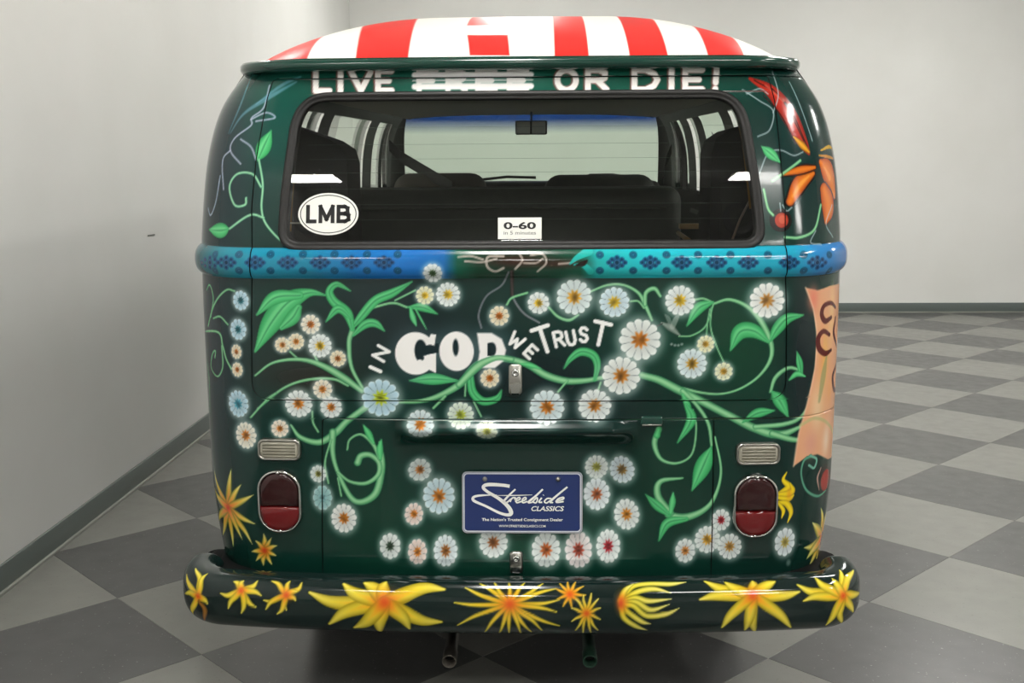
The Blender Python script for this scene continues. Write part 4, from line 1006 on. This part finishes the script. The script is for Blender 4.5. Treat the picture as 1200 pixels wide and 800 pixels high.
def lens_mat(name, c, rough=.08):
    m = mat(name, c, rough, coat=.3); return m
m_red_hi = lens_mat('lens_red_dark', '#2e070a'); m_red_lo = lens_mat('lens_red', '#680a0e'); m_clear = mat('lens_clear', '#a9a596', .2, coat=.5)
for nm, px, rpx_ in (('l', (329.5, 585.5), (328.5, 525.5)), ('r', (884, 591), (887.5, 530.5))):
    x, y = px; e = layered('tail_light', px, [(54, 79, 25, -.004), (54, 79, 25, .012), (53, 78, 24.5, .017), (50, 75, 23.5, .019), (48, 73, 22, .016), (47, 72, 22, .010)], m_chrome, van, False)
    o, t, u, nr = frame(px)
    # two lenses, split at the height where the red changes
    def lens(name, ylo, yhi, m):
        loop = surf_loop(px, 47.5, 72.5, 22.5, 0, 14)
        pts = [((p-o).dot(t), (p-o).dot(u)) for p in loop]
        pl = [np.array(p) for p in pts]
        pl = clip(pl, lambda p: p[1]-ylo*MPP); pl = clip(pl, lambda p: yhi*MPP-p[1])
        c = sum(pl)/len(pl); V = []; Fs = []; nn = len(pl)
        for (sc, off) in ((1., .008), (.97, .017), (.85, .0195), (.5, .021)):
            for p in pl: q = c+(p-c)*sc; V.append(o+t*float(q[0])+u*float(q[1])+nr*off)
        for k in range(3):
            for i in range(nn): j = (i+1) % nn; Fs.append((k*nn+i, k*nn+j, (k+1)*nn+j, (k+1)*nn+i))
        Fs.append(tuple(range(3*nn, 4*nn))); return mesh_py(name, V, Fs, m, e, True)
    lens('brake_lens', -6, 40, m_red_hi); lens('tail_lens', -40, -6.2, m_red_lo)
    for dy in (37, -37): lathe('screw', [(.0042, 0), (.0042, .004), (.0, .005)], o+u*dy*MPP+nr*.018, nr, m_chrome, e, 12)
    r_ = layered('reversing_light', rpx_, [(53, 26.5, 8, -.004), (53, 26.5, 8, .01), (51.5, 25, 7.5, .015), (48, 21.5, 6, .015), (46.5, 20, 6, .010)], m_dull, van, False)
    lb = layered('lens', rpx_, [(47.5, 21, 6, .006), (46.5, 20, 6, .012), (44, 17.5, 5, .014)], m_clear, r_)
    o, t, u, nr = frame(rpx_)
    for k in range(-4, 5):
        tube('lens_rib', [o+t*(-20*MPP)+u*(k*1.9*MPP)+nr*.0142, o+t*(20*MPP)+u*(k*1.9*MPP)+nr*.0142], .0011, mat('lens_groove', '#55523f', .4) if k % 2 else m_clear, r_, 6)

# chrome push-button latches on tailgate and engine lid
def latch(px, h, parent):
    x, y = px
    e = layered('latch', px, [(16, h, 4, 0.), (16, h, 4, .006), (14, h-2, 3.5, .009)], m_dull, parent)
    o, t, u, nr = frame(px); up_ = h*.22*MPP
    lathe('push_button', [(.0095, .006), (.0095, .014), (.008, .016), (.004, .0165), (.0035, .013), (0, .013)], o+u*up_, nr, m_chrome, e, 20)
    V = []; w0, w1 = 6.5*MPP, 4.5*MPP; top, bot = -h*.10*MPP, -h*.52*MPP
    for (yy_, ww_, oo_) in ((top, w0, .009), (top-.003, w0, .017), (bot+.006, w1, .016), (bot, w1, .006)):
        V += [o+t*(-ww_)+u*yy_+nr*oo_, o+t*ww_+u*yy_+nr*oo_]
    mesh_py('pull', V, [(0, 1, 3, 2), (2, 3, 5, 4), (4, 5, 7, 6)], m_chrome, e)
latch((604, 444), 36, skin['tailgate']); latch((605, 658), 28, skin['lid'])
layered('lid_hinge', (763.5, 492.5), [(26, 11, 2, -.004), (26, 11, 2, .006), (23, 8, 1.5, .008)], m_green, skin['lid'])
o, t, u, nr = frame((763.5, 497)); tube('hinge_pin', [o+t*(-.024)+nr*.008, o+t*.024+nr*.008], .0022, m_dull, skin['lid'], 8)
# side marker reflectors just round the corners
for sgn in (-1, 1):
    c = body(sgn*.985, .605, .0); mk = box('side_marker', (c[0]-.011, c[1]-.03, c[2]-.03), (c[0]+.011, c[1]+.03, c[2]+.03), m_chrome, van, .006)
    box('reflector', (c[0]+sgn*.006-.008, c[1]-.024, c[2]-.024), (c[0]+sgn*.006+.008, c[1]+.024, c[2]+.024), m_red_lo, mk, .006)
# tail pipes
m_pipe = mat('pipe_steel', '#6f6a63', .35, .9); m_pipeg = mat('pipe_green', '#2e4a3c', .35, .6); m_soot = mat('soot', '#060606', .9)
for xx, m in ((526.5, m_pipe), (691.5, m_pipeg)):
    p = Vector(at_Y(xx, 775, 2.53)); d = Vector((0, -1, -.12)).normalized()
    t_ = lathe('tail_pipe', [(.0165, -.45), (.0165, -.05), (.0185, -.045), (.0185, 0), (.0178, .001), (.0155, .0), (.0155, -.2)], p, d, m, van, 24)
    lathe('pipe_bore', [(.0155, -.03), (0, -.03)], p, d, m_soot, t_, 16)

# ------------------------------------------------------------------ text
def text_mesh(name, body_, size, m, parent, o, t, u, nr, cx=0., cy=0., width=None, height=None, shear=0., bold=0.):
    cu = bpy.data.curves.new(name, 'FONT'); cu.body = body_; cu.size = 1.; cu.shear = shear; cu.offset = bold; cu.resolution_u = 4
    tmp = bpy.data.objects.new('tmp_text', cu); COL.objects.link(tmp)
    dg = bpy.context.evaluated_depsgraph_get(); me = bpy.data.meshes.new_from_object(tmp.evaluated_get(dg)); bpy.data.objects.remove(tmp); bpy.data.curves.remove(cu)
    co = np.array([v.co[:] for v in me.vertices]); lo, hi = co.min(0), co.max(0); sc = np.array([1., 1.])
    if width: sc[0] = width/(hi[0]-lo[0])
    if height: sc[1] = height/(hi[1]-lo[1])
    if width and not height: sc[1] = sc[0]
    if height and not width: sc[0] = sc[1]
    q = (co[:, :2]-(lo[:2]+hi[:2])/2)*sc
    for v, p in zip(me.vertices, q): v.co = o+t*(float(p[0])+cx)+u*(float(p[1])+cy)+nr*.0
    me.materials.clear(); me.materials.append(m); me.name = name
    return link(bpy.data.objects.new(name, me), parent)
def ribbon(name, pts, widths, m, parent, o, t, u, nr, unit):
    Q = catmull(np.column_stack([np.array(pts, float), np.array(widths, float)]), 8); V = []; Fs = []
    for i in range(len(Q)):
        a, b = Q[max(i-1, 0)], Q[min(i+1, len(Q)-1)]; d = (b-a)[:2]; d /= np.linalg.norm(d)+1e-9; n_ = np.array([-d[1], d[0]])
        for sg in (-1, 1): p = (Q[i][:2]+n_*sg*Q[i][2]/2)*unit; V.append(o+t*float(p[0])+u*float(-p[1])+nr*.0)
    for i in range(len(Q)-1): Fs.append((2*i, 2*i+1, 2*i+3, 2*i+2))
    return mesh_py(name, V, Fs, m, parent)

# oval sticker and small white sticker on the rear glass
def glass_frame(px, off):
    s, z = at([px])[0]; u = Vector(glass_pt(s, z+.02)-glass_pt(s, z-.02)).normalized(); t = Vector((1, 0, 0)); nr = t.cross(u); return Vector(glass_pt(s, z))+nr*off, t, u, nr
def plate_obj(name, o, t, u, nr, loop2d, th, m, parent, **pr):
    n = len(loop2d); V = [o+t*x+u*y for x, y in loop2d]+[o+t*x+u*y+nr*th for x, y in loop2d]
    Fs = [tuple(range(n, 2*n))]+[(i, (i+1) % n, n+(i+1) % n, n+i) for i in range(n)]
    return mesh_py(name, V, Fs, m, parent, False, **pr)
ell = lambda a, b, n=48: [(a*math.cos(2*math.pi*k/n), b*math.sin(2*math.pi*k/n)) for k in range(n)]
o, t, u, nr = glass_frame((384.5, 251), .0012)
st = plate_obj('oval_sticker', o, t, u, nr, ell(36*MPP, 25.3*MPP), .0006, m_white, van)
rg = [(ell(33.6*MPP, 23*MPP), ell(32.6*MPP, 22.1*MPP))]
V = [o+t*x+u*y+nr*.0011 for L in rg[0] for x, y in L]; mesh_py('border', V, [(i, (i+1) % 48, 48+(i+1) % 48, 48+i) for i in range(48)], m_ink, st)
def block(name, glyphs, cell, h, th, gap, m, parent, o):
    x = -(sum(cell)+gap*(len(cell)-1))/2
    for strokes, cw in zip(glyphs, cell):
        V = []; Fs = []
        for st_ in strokes:
            P = np.array([(x+th/2+a*(cw-th), h/2-th/2-b*(h-th)) for a, b in st_])
            for a, b in zip(P[:-1], P[1:]):
                d = b-a; d = d/np.linalg.norm(d); n_ = np.array([-d[1], d[0]])*th/2; d = d*th*.5; k = len(V)
                V += [o+t*float(q[0])+u*float(q[1]) for q in (a-d*.98+n_, b+d*.98+n_, b+d*.98-n_, a-d*.98-n_)]; Fs.append((k, k+1, k+2, k+3))
        mesh_py(name, V, Fs, m, parent); x += cw+gap
GB = [[(0, 0), (0, 1)], [(0, 0), (.62, 0), (.9, .1), (.9, .38), (.62, .48), (0, .48)], [(0, 1), (.66, 1), (1, .88), (1, .6), (.66, .48)]]
GM = [[(0, 1), (0, 0), (.5, .85), (1, 0), (1, 1)]]
block('lettering', [[[(0, 0), (0, 1), (1, 1)]], GM, GB], [12.5*MPP, 19*MPP, 16.5*MPP], 22*MPP, 4.5*MPP, 2.4*MPP, m_ink, st, o+nr*.0012)
text_mesh('lettering', 'LOVE MY BUS', 1, mat('faint_print', '#77776f', .5), st, o+nr*.0012, t, u, nr, .0, -19.3*MPP, 14*MPP, 1.6*MPP) if False else None
rect = lambda w, h: [(-w/2, -h/2), (w/2, -h/2), (w/2, h/2), (-w/2, h/2)]
o, t, u, nr = glass_frame((609, 268), .0012)
st = plate_obj('paper_sticker', o, t, u, nr, rect(51.5*MPP, 25.5*MPP), .0006, m_white, van)
text_mesh('lettering', '0-60', 1, m_ink, st, o+nr*.0012, t, u, nr, 0, 3.2*MPP, 38*MPP, 8.5*MPP, bold=.03)
text_mesh('lettering', 'in 5 minutes', 1, mat('faded_print', '#6a6a64', .5), st, o+nr*.0012, t, u, nr, 0, -5.4*MPP, 38*MPP, 4.2*MPP)

# licence plate in the recess
pc = Vector(at_Y(612, 588.5, 2.60)); u = Vector((0, .10, 1)).normalized(); t = Vector((1, 0, 0)); nr = t.cross(u).normalized()
PP = .3048/147.
def rr(w, h, r, n=6):
    P = []
    for (sx, sy, a0) in ((1, 1, 0), (-1, 1, 90), (-1, -1, 180), (1, -1, 270)):
        for k in range(n+1): a = math.radians(a0+90*k/n); P.append((sx*(w/2-r)+r*math.cos(a), sy*(h/2-r)+r*math.sin(a)))
    return P
m_navy = mat('plate_navy', '#1b2f66', .3, coat=.3); W_, H_ = 147*PP, 76*PP
lp = plate_obj('license_plate', pc, t, u, nr, rr(W_, H_, 6*PP), .0015, mat('plate_edge', '#b8bcc4', .3, .6), van)
plate_obj('plate_field', pc+nr*.001, t, u, nr, rr(W_-3*PP, H_-3*PP, 5*PP), .0009, m_navy, lp)
La, Lb = rr(W_-3.4*PP, H_-3.4*PP, 5*PP), rr(W_-6.2*PP, H_-6.2*PP, 4*PP); nn = len(La)
mesh_py('border', [pc+t*x+u*y+nr*.0024 for L in (La, Lb) for x, y in L], [(i, (i+1) % nn, nn+(i+1) % nn, nn+i) for i in range(nn)], mat('plate_border', '#d4d8e2', .35), lp)
oo = pc+nr*.0025; UP = PP
def plx(x, y): return (x-612, y-356)      # design units: zoomed crop / 7.5
Zp = lambda x, y: ((x-612)/7.5, (y-356)/7.5)
script = [([(498, 205), (430, 195), (300, 190), (255, 215), (300, 260), (400, 320), (480, 390), (510, 450), (480, 470), (400, 450), (280, 390), (170, 340), (170, 305), (240, 290), (380, 285)], [3.4, 3.2, 3.6, 3.2, 3, 3.4, 4, 4.2, 3.2, 2.6, 2.4, 2.8, 2.6, 2, .5]),
          ([(550, 232), (490, 290), (440, 350), (470, 355), (510, 320)], [1.6, 2, 2.2, 1.8, 1.2]), ([(385, 290), (540, 290), (705, 284)], [.4, 1.1, .4]),
          ([(500, 350), (520, 315), (550, 312), (540, 330)], [1.6, 1.6, 1.4, 1]), ([(545, 345), (590, 325), (585, 308), (558, 325), (562, 356), (605, 345)], 1.5), ([(605, 345), (645, 325), (640, 308), (615, 325), (618, 356), (660, 345)], 1.5),
          ([(800, 232), (740, 290), (670, 350), (700, 355)], [1.8, 2, 2.2, 1.2]), ([(700, 355), (745, 310), (750, 335), (735, 358), (712, 350)], 1.5), ([(790, 310), (765, 350), (795, 352)], 1.6), ([(805, 288), (808, 284)], 1.8),
          ([(880, 318), (840, 318), (815, 345), (835, 358), (870, 335)], 1.5), ([(1025, 210), (940, 280), (870, 345), (895, 356)], [1.8, 2, 2.2, 1.2]), ([(915, 345), (985, 322), (985, 306), (940, 322), (925, 352), (990, 345)], 1.6)]
for pts, w in script:
    w = [w]*len(pts) if np.isscalar(w) else w
    ribbon('lettering', [Zp(*p) for p in pts], [x*1.22 for x in w], m_white, lp, oo, t, u, nr, PP)
text_mesh('lettering', 'CLASSICS', 1, m_white, lp, oo, t, u, nr, (845-612)/7.5*PP, -(411-356)/7.5*PP, 300/7.5*PP, 46/7.5*PP, shear=.25, bold=.02)
text_mesh('lettering', "The Nation's Trusted Consignment Dealer", 1, m_white, lp, oo, t, u, nr, 0, -(517-356)/7.5*PP, 742/7.5*PP, 36/7.5*PP, bold=.02)
text_mesh('lettering', 'WWW.STREETSIDECLASSICS.COM', 1, m_white, lp, oo, t, u, nr, 0, -(573-356)/7.5*PP, 428/7.5*PP, 22/7.5*PP, bold=.01)
for xx in (270, 940): lathe('screw', [(.006, 0), (.006, .003), (.003, .005), (0, .005)], oo+t*((xx-612)/7.5*PP)+u*(-(138-356)/7.5*PP), nr, m_dull, lp, 14)
box('plate_bracket', (pc.x-.08, pc.y+.004, pc.z-.03), (pc.x+.08, pc.y+.05, pc.z+.03), m_under, lp)

# ------------------------------------------------------------------ interior seen through the glass
def KZ(y): return K*(y-YREF)
box('cargo_deck', (-.76, 2.66, .98), (.76, 3.56, 1.02), m_seat, van, .01)
def cushion(name, x0, x1, y0, y1, z0, z1, r, m, tilt=.0, n=14):
    return box(name, (x0, y0, z0), (x1, y1, z1), m, van, r, 5, Matrix.Rotation(tilt, 3, 'X'), True)
sb = cushion('rear_seat_back', -.66, .515, 3.46, 3.60, .95, 1.405, .05, m_seat, -.05)
box('seat_piping', (-.60, 3.452, 1.335), (.46, 3.463, 1.341), mat('piping', '#3a3f36', .5), sb, .002)
cushion('front_seat_back', -.62, -.19, 4.85, 5.0, .9, 1.448, .075, mat('seat_grey', '#5d5a52', .8), -.06)
cushion('front_seat_back', .07, .57, 4.75, 4.9, .9, 1.438, .075, m_seat, -.06)
box('dashboard', (-.70, 5.80, 1.0), (.70, 6.10, 1.40), m_trim, van, .04, 4)
# mirror
p = at_Y(622.5, 149.5, 5.80); mr = box('interior_mirror', (p[0]-.085, 5.79, p[2]-.037), (p[0]+.085, 5.81, p[2]+.037), m_ink, van, .008)
box('mirror_glass', (p[0]-.078, 5.786, p[2]-.031), (p[0]-.006, 5.792, p[2]+.031), mat('mirror', '#e6eae8', .25, .25), mr, .003); box('mirror_glass', (p[0]+.004, 5.786, p[2]-.031), (p[0]+.076, 5.792, p[2]+.031), mat('mirror', '#e6eae8', .25, .25), mr, .003)
tube('mirror_stem', [(p[0], 5.81, p[2]), (p[0], 6.0, p[2]+.09)], .006, m_ink, mr, 8)
# wipers on the windshield
for x0, y0, x1, y1 in ((560, 211, 628, 208), (690, 205, 745, 209)):
    a, b = at_Y(x0, y0, 6.22), at_Y(x1, y1, 6.22); tube('wiper', [tuple(a), tuple((a+b)/2+np.array([0, 0, .012])), tuple(b)], .008, m_ink, van, 8)
# seat belts
def strap(pts, w):
    V = []; Fs = []
    for i, (x, y, Y) in enumerate(pts):
        q = at_Y(x, y, Y); V += [q+np.array([0, 0, -w/2]), q+np.array([0, 0, w/2]), q+np.array([0, .004, w/2]), q+np.array([0, .004, -w/2])]
        if i:
            b = 4*i; a = b-4; Fs += [(a+k, a+(k+1) % 4, b+(k+1) % 4, b+k) for k in range(4)]
    mesh_py('seat_belt', V, Fs, m_ink, van)
strap([(456, 170, 5.15), (470, 184, 5.05), (500, 202, 4.9), (530, 220, 4.75)], .055)
strap([(787, 174, 5.3), (780, 190, 5.3), (776, 215, 5.3)], .05)
# speaker cabinets in the rear corners
m_cab = mat('cabinet_carpet', '#322f31', .9, bump=(300, .4)); m_cone = mat('speaker_cone', '#26242a', .7)
def cabinet(sg, xa, xb, ya, yb, zt_in, zt_out):
    x_in, x_out = sg*xa, sg*xb; z0 = 1.0
    P = [(x_in, z0), (x_out, z0), (x_out, zt_out), (sg*(xa+.05), zt_in+.005), (sg*(xa+.012), zt_in-.02), (x_in, zt_in-.06)]
    n = len(P); V = [(x, ya, z) for x, z in P]+[(x, yb, z) for x, z in P]
    c = mesh_py('speaker_cabinet', V, [tuple(range(n)), tuple(range(n, 2*n))]+[(i, (i+1) % n, n+(i+1) % n, n+i) for i in range(n)], m_cab, van)
    cx, cz = sg*(xa+xb)/2, 1.33
    box('baffle', (cx-.055, ya-.012, 1.24), (cx+.055, ya, 1.42), m_trim, c, .006)
    lathe('speaker_cone', [(.048, .0), (.05, .008), (.044, .010), (.036, .004), (.016, -.006), (.014, -.001), (0, .002)], (cx, ya-.012, 1.32), (0, -1, 0), m_cone, c, 28)
cabinet(1, .545, .71, 3.10, 3.32, 1.565, 1.60); cabinet(-1, .50, .71, 3.10, 3.32, 1.545, 1.605)
# timber ledge and amber trim
m_wood = mat('timber', '#a8845a', .5, noise=('#8e6c46', 14, .3, .7, 4)); m_amber = mat('amber_trim', '#8a6428', .5)
a, b = at_Y(796, 265, 3.42), at_Y(832, 265, 3.42); box('timber_ledge', (a[0], 3.40, a[2]-.008), (b[0], 3.44, a[2]+.008), m_wood, van, .002)
a, b = at_Y(795, 273, 3.3), at_Y(813, 286, 2.95); tube('timber_strip', [tuple(a), tuple(b)], .007, m_wood, van, 8)
for pts in ([(350, 136), (343, 165), (340, 205), (337, 245), (336, 272)], [(867, 134), (874, 165), (879, 205), (883, 245)]):
    q = at(pts); tube('amber_trim', [tuple(body(s, z, -.03, raw=True)) for s, z in q], .0035, m_amber, van, 8)
q = at([(334, 262), (352, 262)]); tube('wire_lead', [tuple(body(s, z, -.02, raw=True)) for s, z in q], .0018, mat('lead', '#b9b4aa', .5), van, 6)
a, b = at_Y(880, 232, 2.9), at_Y(857, 284, 2.75); tube('wire_lead', [tuple(a), tuple((a+b)/2+np.array([-.004, 0, 0])), tuple(b)], .003, mat('lead_brown', '#8a7468', .5), van, 6)
